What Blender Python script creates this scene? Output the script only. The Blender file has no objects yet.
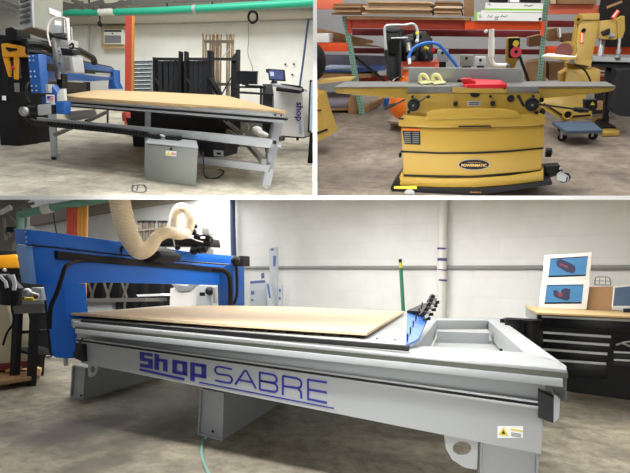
import bpy, bmesh, math, random
from mathutils import Vector, Matrix
V = Vector
random.seed(7)
FX, PX, PY = 480.0, 315.0, 248.0          # focal length and principal point for the 630x473 frame
scene = bpy.context.scene
COL = scene.collection

# ------------------------------------------------------------------ rooms
class Room:
    """a workshop bay with its own level floor; eye = height of the viewpoint above that floor"""
    def __init__(s, hx, hy, slope, xv, eye):
        c = ((hy - PY) - slope * (hx - PX)) / FX
        Z = V((slope, -1, c)).normalized()
        yv = hy + slope * (xv - hx)
        X = -V((xv - PX, yv - PY, FX)) if xv < PX else V((xv - PX, yv - PY, FX))
        X = (X - Z * X.dot(Z)).normalized()
        Y = Z.cross(X)
        s.R = Matrix((X, Y, Z)).transposed()      # room axes as columns, in viewing axes
        s.Rt = s.R.transposed()
        s.eye = eye
        s.o = V((0, 0, eye))
        s.clip = []
    def ray(s, px, py):
        return s.Rt @ V(((px - PX) / FX, (py - PY) / FX, 1.0))
    def F(s, px, py, z=0.0):
        d = s.ray(px, py); return s.o + d * ((z - s.eye) / d.z)
    def Y(s, px, py, y):
        d = s.ray(px, py); return s.o + d * (y / d.y)
    def D(s, px, py, dist):
        return s.o + s.ray(px, py) * dist
    def W(s, px, py, pl, off=0.0):               # point on a vertical plane (p0, outward normal)
        d = s.ray(px, py); p0, n = pl
        return s.o + d * ((p0 + n * off - s.o).dot(n) / d.dot(n))
    def dep(s, p):
        return (s.R @ (p - s.o)).z
    def vplane(s, a, b):                          # vertical plane through two points, normal towards the viewer
        u = (b - a); u.z = 0; u.normalize()
        n = V((u.y, -u.x, 0))
        if n.dot(s.o - a) < 0: n = -n
        return (V((a.x, a.y, 0)), n)
A = Room(165, 73, .045, -1364, 1.30)              # router bay (upper left)
B = Room(475, 20, -.05, -1275, 1.50)              # jointer bay (upper right)
C = Room(445, 286, .04, -436, 1.40)               # large router bay (lower)
def world_of(r):
    return Matrix.Translation(C.o) @ (C.Rt @ r.R).to_4x4() @ Matrix.Translation(-r.o)
for r in (A, B, C): r.M = world_of(r)
WALL_T = .0163                                     # half thickness of the dividing partition
def clip_plane(r, n_cam, side):                    # plane through the viewpoint offset by the partition's half thickness
    n = V(n_cam).normalized()
    r.clip.append((r.Rt @ (n * (-WALL_T)) + r.o, r.Rt @ n))   # keeps the side where (p-p0).n < 0
ny = (197.7 - PY) / FX
clip_plane(A, (1, 0, 0), 1); clip_plane(A, (0, 1, -ny), 1)
clip_plane(B, (-1, 0, 0), 1); clip_plane(B, (0, 1, -ny), 1)
clip_plane(C, (0, -1, ny), 1)

# ------------------------------------------------------------------ materials
def lin(c):
    r = []
    for v in c[:3]:
        v /= 255.0
        r.append(v / 12.92 if v <= .04045 else ((v + .055) / 1.055) ** 2.4)
    return (*r, 1)
MATS = {}
def mat(name, rgb, rough=.5, metal=0, var=.12, scale=6, bump=.0, emit=0, alpha=1, coat=0):
    if name in MATS: return MATS[name]
    m = bpy.data.materials.new(name); m.use_nodes = True
    nt = m.node_tree; b = nt.nodes['Principled BSDF']
    c = lin(rgb)
    b.inputs['Roughness'].default_value = rough; b.inputs['Metallic'].default_value = metal
    if max(rgb) < 60: b.inputs['Specular IOR Level'].default_value = .3
    if coat: b.inputs['Coat Weight'].default_value = coat
    tc = nt.nodes.new('ShaderNodeTexCoord'); nz = nt.nodes.new('ShaderNodeTexNoise')
    nz.inputs['Scale'].default_value = scale; nz.inputs['Detail'].default_value = 5
    nt.links.new(tc.outputs['Object'], nz.inputs['Vector'])
    mx = nt.nodes.new('ShaderNodeMix'); mx.data_type = 'RGBA'
    mx.inputs[6].default_value = tuple(min(1, v * (1 + var)) for v in c[:3]) + (1,)
    mx.inputs[7].default_value = tuple(v * (1 - var) for v in c[:3]) + (1,)
    nt.links.new(nz.outputs['Fac'], mx.inputs[0]); nt.links.new(mx.outputs[2], b.inputs['Base Color'])
    if bump:
        bp = nt.nodes.new('ShaderNodeBump'); bp.inputs['Strength'].default_value = bump
        nt.links.new(nz.outputs['Fac'], bp.inputs['Height']); nt.links.new(bp.outputs['Normal'], b.inputs['Normal'])
    if emit:
        nt.links.new(mx.outputs[2], b.inputs['Emission Color']); b.inputs['Emission Strength'].default_value = emit
    if alpha < 1: b.inputs['Alpha'].default_value = alpha
    MATS[name] = m; return m
def nodes(m):
    return m.node_tree, m.node_tree.nodes['Principled BSDF']
def ramp(nt, fac, stops):
    r = nt.nodes.new('ShaderNodeValToRGB'); e = r.color_ramp.elements
    e[0].position, e[0].color = stops[0][0], lin(stops[0][1])
    e[1].position, e[1].color = stops[-1][0], lin(stops[-1][1])
    for p, c in stops[1:-1]:
        q = e.new(p); q.color = lin(c)
    nt.links.new(fac, r.inputs[0]); return r
def noise(nt, vec, scale, detail=6, rough=.6, dist=0):
    n = nt.nodes.new('ShaderNodeTexNoise'); n.inputs['Scale'].default_value = scale
    n.inputs['Detail'].default_value = detail; n.inputs['Roughness'].default_value = rough
    n.inputs['Distortion'].default_value = dist
    nt.links.new(vec, n.inputs['Vector']); return n
def mixc(nt, fac, a, b, mode='MIX'):
    m = nt.nodes.new('ShaderNodeMix'); m.data_type = 'RGBA'; m.blend_type = mode
    if isinstance(fac, float): m.inputs[0].default_value = fac
    else: nt.links.new(fac, m.inputs[0])
    for i, s in ((6, a), (7, b)):
        if isinstance(s, tuple): m.inputs[i].default_value = s
        else: nt.links.new(s, m.inputs[i])
    return m.outputs[2]
def concrete(name, dark, light, stain, sc=.8, stain_at=.6, seam=(.45, .42, .4, 1)):
    m = bpy.data.materials.new(name); m.use_nodes = True; nt, b = nodes(m)
    tc = nt.nodes.new('ShaderNodeTexCoord'); v = tc.outputs['Object']
    n1 = noise(nt, v, sc, 8, .62, .6); n2 = noise(nt, v, sc * 9, 8, .7); n3 = noise(nt, v, sc * .45, 4, .55, 1.2)
    c1 = ramp(nt, n1.outputs['Fac'], [(.35, dark), (.62, light)])
    c2 = ramp(nt, n2.outputs['Fac'], [(.32, (140, 138, 134)), (.7, (255, 255, 255))])
    c = mixc(nt, .8, c1.outputs[0], c2.outputs[0], 'MULTIPLY')
    f = ramp(nt, n3.outputs['Fac'], [(stain_at, (0, 0, 0)), (stain_at + .12, (255, 255, 255))])
    c = mixc(nt, f.outputs[0], c, mixc(nt, .75, c, lin(stain)))
    br = nt.nodes.new('ShaderNodeTexBrick'); br.offset = 0; br.inputs['Scale'].default_value = .22
    br.inputs['Mortar Size'].default_value = .0012; br.inputs['Color1'].default_value = (1, 1, 1, 1); br.inputs['Color2'].default_value = (1, 1, 1, 1)
    br.inputs['Mortar'].default_value = seam; br.inputs['Row Height'].default_value = .5
    nt.links.new(v, br.inputs['Vector'])
    c = mixc(nt, 1.0, c, br.outputs['Color'], 'MULTIPLY')
    nt.links.new(c, b.inputs['Base Color'])
    rr = nt.nodes.new('ShaderNodeMapRange'); rr.inputs[3].default_value = .35; rr.inputs[4].default_value = .75
    nt.links.new(n1.outputs['Fac'], rr.inputs[0]); nt.links.new(rr.outputs[0], b.inputs['Roughness'])
    bp = nt.nodes.new('ShaderNodeBump'); bp.inputs['Strength'].default_value = .08
    nt.links.new(n2.outputs['Fac'], bp.inputs['Height']); nt.links.new(bp.outputs['Normal'], b.inputs['Normal'])
    MATS[name] = m; return m
def blockwall(name, rgb, bw=.9, rh=.36, mort=.86):
    m = bpy.data.materials.new(name); m.use_nodes = True; nt, b = nodes(m)
    tc = nt.nodes.new('ShaderNodeTexCoord'); sp = nt.nodes.new('ShaderNodeSeparateXYZ'); cb = nt.nodes.new('ShaderNodeCombineXYZ')
    nt.links.new(tc.outputs['Object'], sp.inputs[0]); nt.links.new(sp.outputs[0], cb.inputs[0]); nt.links.new(sp.outputs[2], cb.inputs[1])
    br = nt.nodes.new('ShaderNodeTexBrick'); br.inputs['Scale'].default_value = 1
    br.inputs['Brick Width'].default_value = bw; br.inputs['Row Height'].default_value = rh
    br.inputs['Mortar Size'].default_value = .008; br.inputs['Mortar Smooth'].default_value = .6
    c = lin(rgb)
    br.inputs['Color1'].default_value = c; br.inputs['Color2'].default_value = tuple(v * .965 for v in c[:3]) + (1,)
    br.inputs['Mortar'].default_value = tuple(v * mort for v in c[:3]) + (1,)
    nt.links.new(cb.outputs[0], br.inputs['Vector'])
    n = noise(nt, tc.outputs['Object'], .6, 5); r = ramp(nt, n.outputs['Fac'], [(.3, (238, 238, 236)), (.7, (255, 255, 255))])
    nt.links.new(mixc(nt, 1.0, br.outputs['Color'], r.outputs[0], 'MULTIPLY'), b.inputs['Base Color'])
    b.inputs['Roughness'].default_value = .55
    bp = nt.nodes.new('ShaderNodeBump'); bp.inputs['Strength'].default_value = .25; bp.inputs['Distance'].default_value = .01
    iv = nt.nodes.new('ShaderNodeMath'); iv.operation = 'SUBTRACT'; iv.inputs[0].default_value = 1
    nt.links.new(br.outputs['Fac'], iv.inputs[1]); nt.links.new(iv.outputs[0], bp.inputs['Height']); nt.links.new(bp.outputs['Normal'], b.inputs['Normal'])
    MATS[name] = m; return m

# ------------------------------------------------------------------ mesh building
class MB:
    def __init__(s): s.v = []; s.f = []; s.bev = 0
    def add(s, vs, fs):
        k = len(s.v); s.v += [V(p) for p in vs]; s.f += [tuple(k + i for i in f) for f in fs]; return s
    def ex(s, pts, vec):
        """prism: closed outline pts swept by vec"""
        n = len(pts); vec = V(vec); q = [V(p) for p in pts] + [V(p) + vec for p in pts]
        fs = [tuple(range(n)), tuple(range(2 * n - 1, n - 1, -1))] + [(i, i + n, (i + 1) % n + n, (i + 1) % n) for i in range(n)]
        return s.add(q, fs)
    def loft(s, p, q):
        n = len(p)
        return s.add(list(p) + list(q), [tuple(range(n)), tuple(range(2 * n - 1, n - 1, -1))] + [(i, i + n, (i + 1) % n + n, (i + 1) % n) for i in range(n)])
    def box(s, a, b):
        x0, y0, z0 = a; x1, y1, z1 = b
        return s.ex([(x0, y0, z0), (x1, y0, z0), (x1, y1, z0), (x0, y1, z0)], (0, 0, z1 - z0))
    def bar(s, p, q, w, h, up=V((0, 0, 1))):
        p, q = V(p), V(q); d = (q - p).normalized(); u = d.cross(up)
        if u.length < 1e-4: u = d.cross(V((0, 1, 0)))
        u.normalize(); n = u.cross(d)
        c = [p + u * a * w / 2 + n * b * h / 2 for a, b in ((-1, -1), (1, -1), (1, 1), (-1, 1))]
        return s.ex(c, q - p)
    def tube(s, pts, r, n=10, cap=True):
        pts = [V(p) for p in pts]; rs = r if isinstance(r, (list, tuple)) else [r] * len(pts)
        rings = []; u = None
        for i, p in enumerate(pts):
            t = (pts[min(i + 1, len(pts) - 1)] - pts[max(i - 1, 0)]).normalized()
            if u is None:
                u = t.cross(V((0, 0, 1)));
                if u.length < .05: u = t.cross(V((0, 1, 0)))
            u = (u - t * u.dot(t)).normalized(); w = t.cross(u)
            rings.append([p + (u * math.cos(a) + w * math.sin(a)) * rs[i] for a in [2 * math.pi * k / n for k in range(n)]])
        k0 = len(s.v)
        for g in rings: s.v += g
        for i in range(len(pts) - 1):
            for k in range(n):
                s.f.append((k0 + i * n + k, k0 + i * n + (k + 1) % n, k0 + (i + 1) * n + (k + 1) % n, k0 + (i + 1) * n + k))
        if cap:
            s.f.append(tuple(k0 + k for k in range(n))[::-1]); s.f.append(tuple(k0 + (len(pts) - 1) * n + k for k in range(n)))
        return s
    def cyl(s, p, q, r, n=18, r2=None): return s.tube([p, q], [r, r if r2 is None else r2], n)
    def disc(s, c, nrm, r, t=.01, n=24, r2=None):
        c, nrm = V(c), V(nrm).normalized(); return s.tube([c, c + nrm * t], [r, r if r2 is None else r2], n)
    def ring(s, c, nrm, R, r, n=28, m=8, u=None, ry=None):
        c, nrm = V(c), V(nrm).normalized(); u = nrm.cross(V((0, 0, 1))) if u is None else V(u)
        if u.length < .05: u = V((1, 0, 0))
        u = (u - nrm * u.dot(nrm)).normalized(); w = nrm.cross(u); ry = ry or R
        k0 = len(s.v)
        for i in range(n):
            a = 2 * math.pi * i / n; d = u * math.cos(a) * R + w * math.sin(a) * ry; dn = d.normalized()
            for j in range(m):
                b = 2 * math.pi * j / m; s.v.append(c + d + dn * r * math.cos(b) + nrm * r * math.sin(b))
        for i in range(n):
            for j in range(m):
                s.f.append((k0 + i * m + j, k0 + (i + 1) % n * m + j, k0 + (i + 1) % n * m + (j + 1) % m, k0 + i * m + (j + 1) % m))
        return s
    def ball(s, c, r, n=14, m=8):
        c = V(c); r = V((r, r, r)) if isinstance(r, (int, float)) else V(r)
        k0 = len(s.v)
        for i in range(1, m):
            a = math.pi * i / m
            for j in range(n):
                b = 2 * math.pi * j / n; s.v.append(c + V((r.x * math.sin(a) * math.cos(b), r.y * math.sin(a) * math.sin(b), r.z * math.cos(a))))
        s.v += [c + V((0, 0, r.z)), c - V((0, 0, r.z))]; t, bt = len(s.v) - 2, len(s.v) - 1
        for i in range(m - 2):
            for j in range(n): s.f.append((k0 + i * n + j, k0 + (i + 1) * n + j, k0 + (i + 1) * n + (j + 1) % n, k0 + i * n + (j + 1) % n))
        for j in range(n):
            s.f.append((t, k0 + j, k0 + (j + 1) % n)); s.f.append((bt, k0 + (m - 2) * n + (j + 1) % n, k0 + (m - 2) * n + j))
        return s
    def strip(s, pts, w, fn, t=.003):
        """stroke of lettering: 2D path pts of width w, fn(u,v,d) maps it on to a surface"""
        P = [V((a, b, 0)) for a, b in pts]; L = []; Rr = []
        for i, p in enumerate(P):
            d0 = (P[i] - P[i - 1]).normalized() if i else None; d1 = (P[i + 1] - P[i]).normalized() if i < len(P) - 1 else None
            d = ((d0 or d1) + (d1 or d0))
            if d.length < 1e-6: d = d1
            d.normalize(); nrm = V((-d.y, d.x, 0)); k = 1.0
            if d0 and d1: k = min(1.6, 1 / max(.4, nrm.dot(V((-d0.y, d0.x, 0)))))
            L.append(p + nrm * w / 2 * k); Rr.append(p - nrm * w / 2 * k)
        n = len(P); k0 = len(s.v)
        for dd in (0, t):
            for q in L + Rr: s.v.append(fn(q.x, q.y, dd))
        o = 2 * n
        for i in range(n - 1):
            a, b, c, d = k0 + i, k0 + i + 1, k0 + n + i + 1, k0 + n + i
            s.f += [(a + o, b + o, c + o, d + o), (d, c, b, a), (a, b, b + o, a + o), (d + o, c + o, c, d)]
        s.f += [(k0, k0 + o, k0 + n + o, k0 + n), (k0 + n - 1, k0 + 2 * n - 1, k0 + 2 * n - 1 + o, k0 + n - 1 + o)]
        return s
    def text(s, body, fn, h, t=.004, wid=1.0, bold=0):
        cu = bpy.data.curves.new('t', 'FONT'); cu.body = body; cu.size = 1; cu.align_x = 'CENTER'; cu.align_y = 'CENTER'; cu.offset = bold; cu.resolution_u = 3
        o = bpy.data.objects.new('t', cu); me = bpy.data.meshes.new_from_object(o)
        bpy.data.objects.remove(o); bpy.data.curves.remove(cu)
        s.add([fn(v.co.x * h * wid, v.co.y * h, t) for v in me.vertices], [tuple(p.vertices) for p in me.polygons])
        bpy.data.meshes.remove(me); return s

def mesh_of(mb, name, room, loc, material, bevel=0, smooth=35):
    bm = bmesh.new(); vs = [bm.verts.new(p) for p in mb.v]
    for f in mb.f:
        try: bm.faces.new([vs[i] for i in f])
        except ValueError: pass
    bmesh.ops.remove_doubles(bm, verts=bm.verts, dist=1e-5)
    bmesh.ops.recalc_face_normals(bm, faces=bm.faces)
    if bevel:
        es = [e for e in bm.edges if len(e.link_faces) == 2 and e.calc_face_angle(0) > .6]
        bmesh.ops.bevel(bm, geom=es, offset=bevel, segments=2, affect='EDGES', profile=.6, clamp_overlap=True)
    if room is not None:
        for p0, n in room.clip:
            ds = [(v.co - p0).dot(n) for v in bm.verts]
            if ds and max(ds) > 1e-4:
                g = list(bm.verts) + list(bm.edges) + list(bm.faces)
                r = bmesh.ops.bisect_plane(bm, geom=g, plane_co=p0, plane_no=n, clear_outer=True)
                ed = [e for e in r['geom_cut'] if isinstance(e, bmesh.types.BMEdge)]
                if ed:
                    try: bmesh.ops.holes_fill(bm, edges=ed, sides=0)
                    except Exception: pass
    if not bm.verts: bm.free(); return None
    bmesh.ops.translate(bm, verts=bm.verts, vec=-loc)
    me = bpy.data.meshes.new(name); bm.to_mesh(me); bm.free()
    me.materials.append(material)
    for p in me.polygons: p.use_smooth = True
    me.set_sharp_from_angle(angle=math.radians(smooth))
    return me
def props(o, label=None, cat=None, group=None, kind=None):
    if label: o['label'] = label
    if cat: o['category'] = cat
    if group: o['group'] = group
    if kind: o['kind'] = kind
def base_of(pts):
    xs = [p.x for p in pts]; ys = [p.y for p in pts]; zs = [p.z for p in pts]
    return V(((min(xs) + max(xs)) / 2, (min(ys) + max(ys)) / 2, min(zs)))
def one(name, label, cat, m, mb, room, group=None, kind=None, bevel=0, smooth=35):
    loc = base_of(mb.v) if kind != 'structure' else V((0, 0, 0))
    me = mesh_of(mb, name, room, loc, m, bevel, smooth)
    if me is None: print('EMPTY', name); return None
    o = bpy.data.objects.new(name, me); COL.objects.link(o)
    o.matrix_world = room.M @ Matrix.Translation(loc)
    props(o, label, cat, group, kind); return o
def setting(name, m, mb, room, label=None):
    return one(name, label, None, m, mb, room, kind='structure')
class Thing:
    def __init__(s, name, label, cat, room, group=None):
        s.a = (name, label, cat, group); s.room = room; s.parts = []
    def part(s, name, m, mb, parent=None, label=None, bevel=0, smooth=35, kind=None):
        s.parts.append((name, m, mb, parent, label, bevel, smooth, kind)); return len(s.parts) - 1
    def done(s):
        name, label, cat, group = s.a
        loc = base_of([p for q in s.parts for p in q[2].v])
        root = bpy.data.objects.new(name, None); COL.objects.link(root); root.empty_display_size = .1
        root.matrix_world = s.room.M @ Matrix.Translation(loc); props(root, label, cat, group)
        made = []
        for (nm, m, mb, par, lb, bev, sm, kd) in s.parts:
            me = mesh_of(mb, nm, s.room, loc, m, bev, sm)
            if me is None: made.append(None); continue
            o = bpy.data.objects.new(nm, me); COL.objects.link(o)
            o.parent = root if par is None or made[par] is None else made[par]
            if lb: o['label'] = lb
            if kd: o['kind'] = kd
            made.append(o)
        s.root = root; s.objs = made; return root
def copy_thing(root, room, delta, label=None, group=None):
    """a copy of a thing with copies of its parts and sub-parts, moved by delta in its room"""
    def cp(o, par):
        c = o.copy(); COL.objects.link(c)
        if par is not None: c.parent = par
        for ch in kids.get(o.name, []): cp(ch, c)
        return c
    kids = {}
    for o in COL.objects:
        if o.parent: kids.setdefault(o.parent.name, []).append(o)
    c = cp(root, None)
    c.matrix_world = room.M @ Matrix.Translation(delta) @ room.M.inverted() @ root.matrix_world
    if label: c['label'] = label
    if group: c['group'] = group
    return c
def smooth_path(pts, n=8):
    out = []; P = [V(p) for p in pts]
    for i in range(len(P) - 1):
        a, b, c, d = P[max(i - 1, 0)], P[i], P[i + 1], P[min(i + 2, len(P) - 1)]
        for k in range(n):
            t = k / n
            out.append(.5 * ((2 * b) + (c - a) * t + (2 * a - 5 * b + 4 * c - d) * t * t + (3 * b - a - 3 * c + d) * t ** 3))
    out.append(P[-1]); return out
def yp(r, pts, y): return [r.Y(a, b, y) for a, b in pts]
def wp(r, pts, pl, off=0): return [r.W(a, b, pl, off) for a, b in pts]
def fp(r, pts, z): return [r.F(a, b, z) for a, b in pts]
def dp(r, pts): return [r.D(a, b, d) for a, b, d in pts]
def rect(x0, y0, x1, y1): return [(x0, y0), (x1, y0), (x1, y1), (x0, y1)]
def plate(r, pts, y, t): return MB().ex(yp(r, pts, y), (0, t, 0))      # upright slab facing the front of the bay
def wplate(r, pts, pl, off, t): return MB().ex(wp(r, pts, pl, off), pl[1] * -t)
# ------------------------------------------------------------------ shared materials
WHITE = mat('white_paint', (162, 165, 166), .45, var=.02)
PAINT = mat('light_grey_machine_paint', (168, 171, 173), .38, var=.03, scale=3)
PAINT2 = mat('mid_grey_machine_paint', (168, 172, 172), .42, var=.05)
GREYP = mat('grey_green_enclosure_paint', (124, 127, 120), .45, var=.04)
ALU = mat('brushed_aluminium', (176, 178, 178), .38, .5, var=.06, scale=14)
STEEL = mat('worn_steel', (150, 148, 142), .34, .8, var=.15, scale=12)
CAST = mat('ground_cast_iron_table', (140, 140, 136), .35, .4, var=.12, scale=9)
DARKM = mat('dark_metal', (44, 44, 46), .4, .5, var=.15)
BLACK = mat('black_plastic', (15, 15, 16), .45, var=.1)
BLACKM = mat('black_powder_coat', (20, 20, 22), .5, var=.15)
RUBBER = mat('black_rubber', (20, 20, 20), .8, var=.2)
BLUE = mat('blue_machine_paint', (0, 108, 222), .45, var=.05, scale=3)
BLUED = mat('deep_blue_machine_paint', (20, 80, 152), .35, var=.06, scale=3)
NAVY = mat('navy_lettering', (36, 40, 140), .5, var=.02)
WOOD = mat('plywood_face', (190, 168, 136), .6, var=.07, scale=2.2)
WOODE = mat('plywood_edge', (186, 148, 100), .7, var=.2, scale=14)
WOODB = mat('yellow_pine_board', (204, 174, 124), .6, var=.07, scale=2.5)
PALLET = mat('pallet_wood', (168, 128, 88), .8, var=.25, scale=8)
CARD = mat('brown_cardboard', (164, 130, 94), .8, var=.12, scale=5)
CARD2 = mat('dark_cardboard', (140, 106, 74), .85, var=.18, scale=5)
YEL = mat('yellow_machine_paint', (172, 140, 52), .4, var=.04, scale=3, coat=.15)
YEL2 = mat('pale_yellow_machine_paint', (180, 148, 68), .45, var=.05, scale=3)
AMBER = mat('amber_machine_paint', (232, 158, 20), .4, var=.06)
ORANGE = mat('orange_rack_paint', (236, 84, 30), .45, var=.07, scale=5)
ORANGE2 = mat('blown_out_orange_rack_paint', (236, 122, 92), .5, var=.07, scale=5)  # pinkish tone is strong light put into the orange
REDO = mat('dark_shaded_orange_paint', (188, 66, 40), .5, var=.1, scale=5)  # orange darkened for the shade on the rack beam's left half
BRORANGE = mat('bright_orange_tank_paint', (244, 120, 20), .4, var=.05)
REDP = mat('red_brown_painted_steel', (170, 58, 38), .5, var=.1)
GOLD = mat('mustard_painted_steel', (186, 124, 40), .5, var=.1)
TEAL = mat('teal_rack_upright_paint', (126, 168, 150), .5, var=.1, scale=8)
GREENP = mat('green_pipe_paint', (34, 160, 128), .4, var=.06)
GREENS = mat('dull_green_pipe_paint', (110, 160, 140), .5, var=.12)
RED = mat('red_plastic', (208, 30, 44), .35, var=.06)
MAROON = mat('maroon_abrasive', (116, 66, 62), .9, var=.12, scale=30)
CREAM = mat('cream_hose_fabric', (246, 236, 212), .7, var=.06, scale=5, bump=.1)
PVC = mat('white_pvc', (232, 230, 224), .35, var=.02)
PURPLE = mat('purple_pipe_primer', (76, 70, 130), .5)
DOLLYB = mat('blue_grey_carpet', (66, 82, 102), .9, var=.15, scale=25, bump=.2)
LEMON = mat('pale_lemon_plastic', (238, 234, 172), .45, var=.03)
TAUPE = mat('taupe_beam_paint', (146, 138, 122), .6, var=.06)
PAPER = mat('white_paper', (238, 238, 236), .7, var=.02)
LIME = mat('lime_carton_print', (150, 206, 70), .6, var=.06)
FOAM = mat('clear_wrapped_foam', (206, 214, 222), .3, var=.08, scale=10)
TAPE = mat('blue_printed_tape', (96, 122, 184), .4, var=.25, scale=30)
HOSEB = mat('blue_air_hose', (30, 110, 200), .4)
HOSET = mat('teal_clear_hose', (130, 172, 160), .3)
DKRED = mat('dark_red_paint', (120, 32, 36), .5)
LABELY = mat('yellow_warning_label', (226, 206, 60), .5, var=.02)
GLASS = mat('dark_screen_glass', (26, 28, 34), .12, var=.05)
PULL = mat('bright_drawer_pull', (222, 224, 226), .35, .2, var=.02)
OLIVE = mat('olive_grey_cabinet_paint', (142, 144, 134), .5, var=.04)
# ================================================================== LOWER BAY: the large blue and grey router
r = C
FLOORC = concrete('stained_concrete', (140, 133, 118), (196, 186, 162), (76, 72, 68), .8, .54, (.94, .93, .92, 1))
def stain(m, centre, rx, ry, rot, rgb, amt=.85):
    # a greasy mark with a shape of its own, worn into the concrete
    nt, b = nodes(m); old = b.inputs['Base Color'].links[0].from_socket
    tc = nt.nodes.new('ShaderNodeTexCoord'); mp = nt.nodes.new('ShaderNodeMapping'); mp.vector_type = 'TEXTURE'
    mp.inputs['Location'].default_value = centre; mp.inputs['Rotation'].default_value = (0, 0, rot); mp.inputs['Scale'].default_value = (rx, ry, 1)
    nz = noise(nt, tc.outputs['Object'], 2.6, 8, .7, .8); av = nt.nodes.new('ShaderNodeVectorMath'); av.operation = 'MULTIPLY_ADD'
    nt.links.new(nz.outputs['Color'], av.inputs[0]); av.inputs[1].default_value = (1.1, 1.1, 0); nt.links.new(mp.outputs[0], av.inputs[2])
    su = nt.nodes.new('ShaderNodeVectorMath'); su.operation = 'SUBTRACT'; nt.links.new(av.outputs[0], su.inputs[0]); su.inputs[1].default_value = (.55, .55, 0)
    nt.links.new(tc.outputs['Object'], mp.inputs['Vector']); ln = nt.nodes.new('ShaderNodeVectorMath'); ln.operation = 'LENGTH'; nt.links.new(su.outputs[0], ln.inputs[0])
    f = ramp(nt, ln.outputs['Value'], [(.55, (255, 255, 255)), (1.0, (0, 0, 0))]); mm_ = nt.nodes.new('ShaderNodeMath'); mm_.operation = 'MULTIPLY'; mm_.inputs[1].default_value = amt
    nt.links.new(f.outputs[0], mm_.inputs[0]); nt.links.new(mixc(nt, mm_.outputs[0], old, lin(rgb)), b.inputs['Base Color'])
sa, sb_ = r.F(30, 446), r.F(128, 412); sd_ = sb_ - sa
stain(FLOORC, (sa + sb_) / 2, sd_.length * .62, .34, math.atan2(sd_.y, sd_.x), (84, 78, 72))
sa, sb_ = r.F(60, 480), r.F(130, 452); sd_ = sb_ - sa
stain(FLOORC, (sa + sb_) / 2, sd_.length * .7, .22, math.atan2(sd_.y, sd_.x), (92, 86, 78), .7)
wl = r.vplane(r.F(0, 289), r.F(600, 374))         # the long block wall
u_w = V((-wl[1].y, wl[1].x, 0));
if u_w.x < 0: u_w = -u_w
a = r.F(-14, 287); b = r.F(720, 391)
m = MB().ex([V((-9, -1.5, 0)), V((7, -1.5, 0)), V((9, b.y, 0)), b, a, V((a.x - 3, a.y - 14, 0))], (0, 0, -.08)); setting('floor', FLOORC, m, r)
def wall_obj(name, room, p, q, h, material, t=.15):
    """a wall standing between floor points p and q, built in its own frame so that the courses run level"""
    u = (q - p); L = u.length; u.normalize(); n = u.cross(V((0, 0, 1))); n.normalize()
    if n.dot(room.o - p) > 0: n = -n
    mb = MB().ex([p, q, q + n * t, p + n * t], (0, 0, h))
    bm_loc = Matrix(((u.x, n.x, 0, p.x), (u.y, n.y, 0, p.y), (0, 0, 1, 0), (0, 0, 0, 1)))
    me = mesh_of(mb, name, room, V((0, 0, 0)), material); me.transform(bm_loc.inverted())
    o = bpy.data.objects.new(name, me); COL.objects.link(o); o.matrix_world = room.M @ bm_loc; props(o, kind='structure'); return o
wall_obj('wall_back', r, a, b, 9, blockwall('white_block_wall', (250, 251, 249), 1.1, .40, .93))
WLEFT = mat('pale_grey_wall', (196, 198, 196), .6, var=.05)
wall_obj('wall_left', r, V((a.x - 3, a.y - 14, 0)), a, 9, WLEFT)

# wall-mounted conduits, pipes and beam
m = MB().tube([r.W(214, 267.6, wl, .05), r.W(640, 267.6, wl, .05)], .045, 8)
one('wall_conduit', 'thin grey conduit running level along the white block wall behind the large router', 'conduit', mat('conduit_grey', (150, 150, 146), .5), m, r)
m = MB().tube(smooth_path([r.W(232.5, 192, wl, .2), r.W(233, 230, wl, .2), r.W(234, 262, wl, .2), r.W(235, 300, wl, .2)]), .085, 8)
one('air_line', 'dark blue vertical air line on the wall behind the far end of the blue gantry', 'pipe', mat('dark_blue_line', (62, 78, 116), .5), m, r)
t = Thing('drain_pipe', 'white vertical plastic pipe with purple primer bands on the block wall', 'pipe', r)
g = .09
p0 = r.F(441, 352); dd = r.dep(r.W(441, 330, wl, .15))
t.part('pipe', PVC, MB().tube([r.W(443.5, 190, wl, .15), r.W(440.5, 335, wl, .15)], r.dep(r.W(443, 240, wl, .15)) * 4.6 / FX, 16))
for yy, hh in ((248.8, 1.0), (259.6, 1.4), (269.8, .5), (280.2, .9)):
    t.part('band', PURPLE, MB().cyl(r.W(442.2, yy - hh, wl, .15), r.W(442.1, yy + hh, wl, .15), r.dep(r.W(443, 240, wl, .15)) * 4.75 / FX, 16))
t.done()
t = Thing('push_broom', 'green pole with a yellow and black grip leaning on the white wall behind the router', 'broom', r)
d1 = r.dep(r.W(402, 300, wl, .35)); G0 = lambda p: V((p.x, p.y, 0.03))
t.part('pole', mat('green_pole', (44, 120, 90), .4), MB().tube([r.D(400.8, 268, d1), G0(r.D(405.5, 350, d1 - .3))], .016 * d1 / 6 * 1.0 + .012, 8))
t.part('grip', LABELY, MB().tube([r.D(400.4, 262.5, d1), r.D(400.9, 268.5, d1)], .036, 8))
t.part('tip', BLACK, MB().tube([r.D(400.2, 259, d1), r.D(400.4, 262.8, d1)], .034, 8))
t.part('broom_head', BLACK, MB().box(G0(r.D(402, 350, d1 - .4)) - V((.1, .04, .03)), G0(r.D(408, 350, d1 - .4)) + V((.15, .04, .06))))
t.done()
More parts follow.
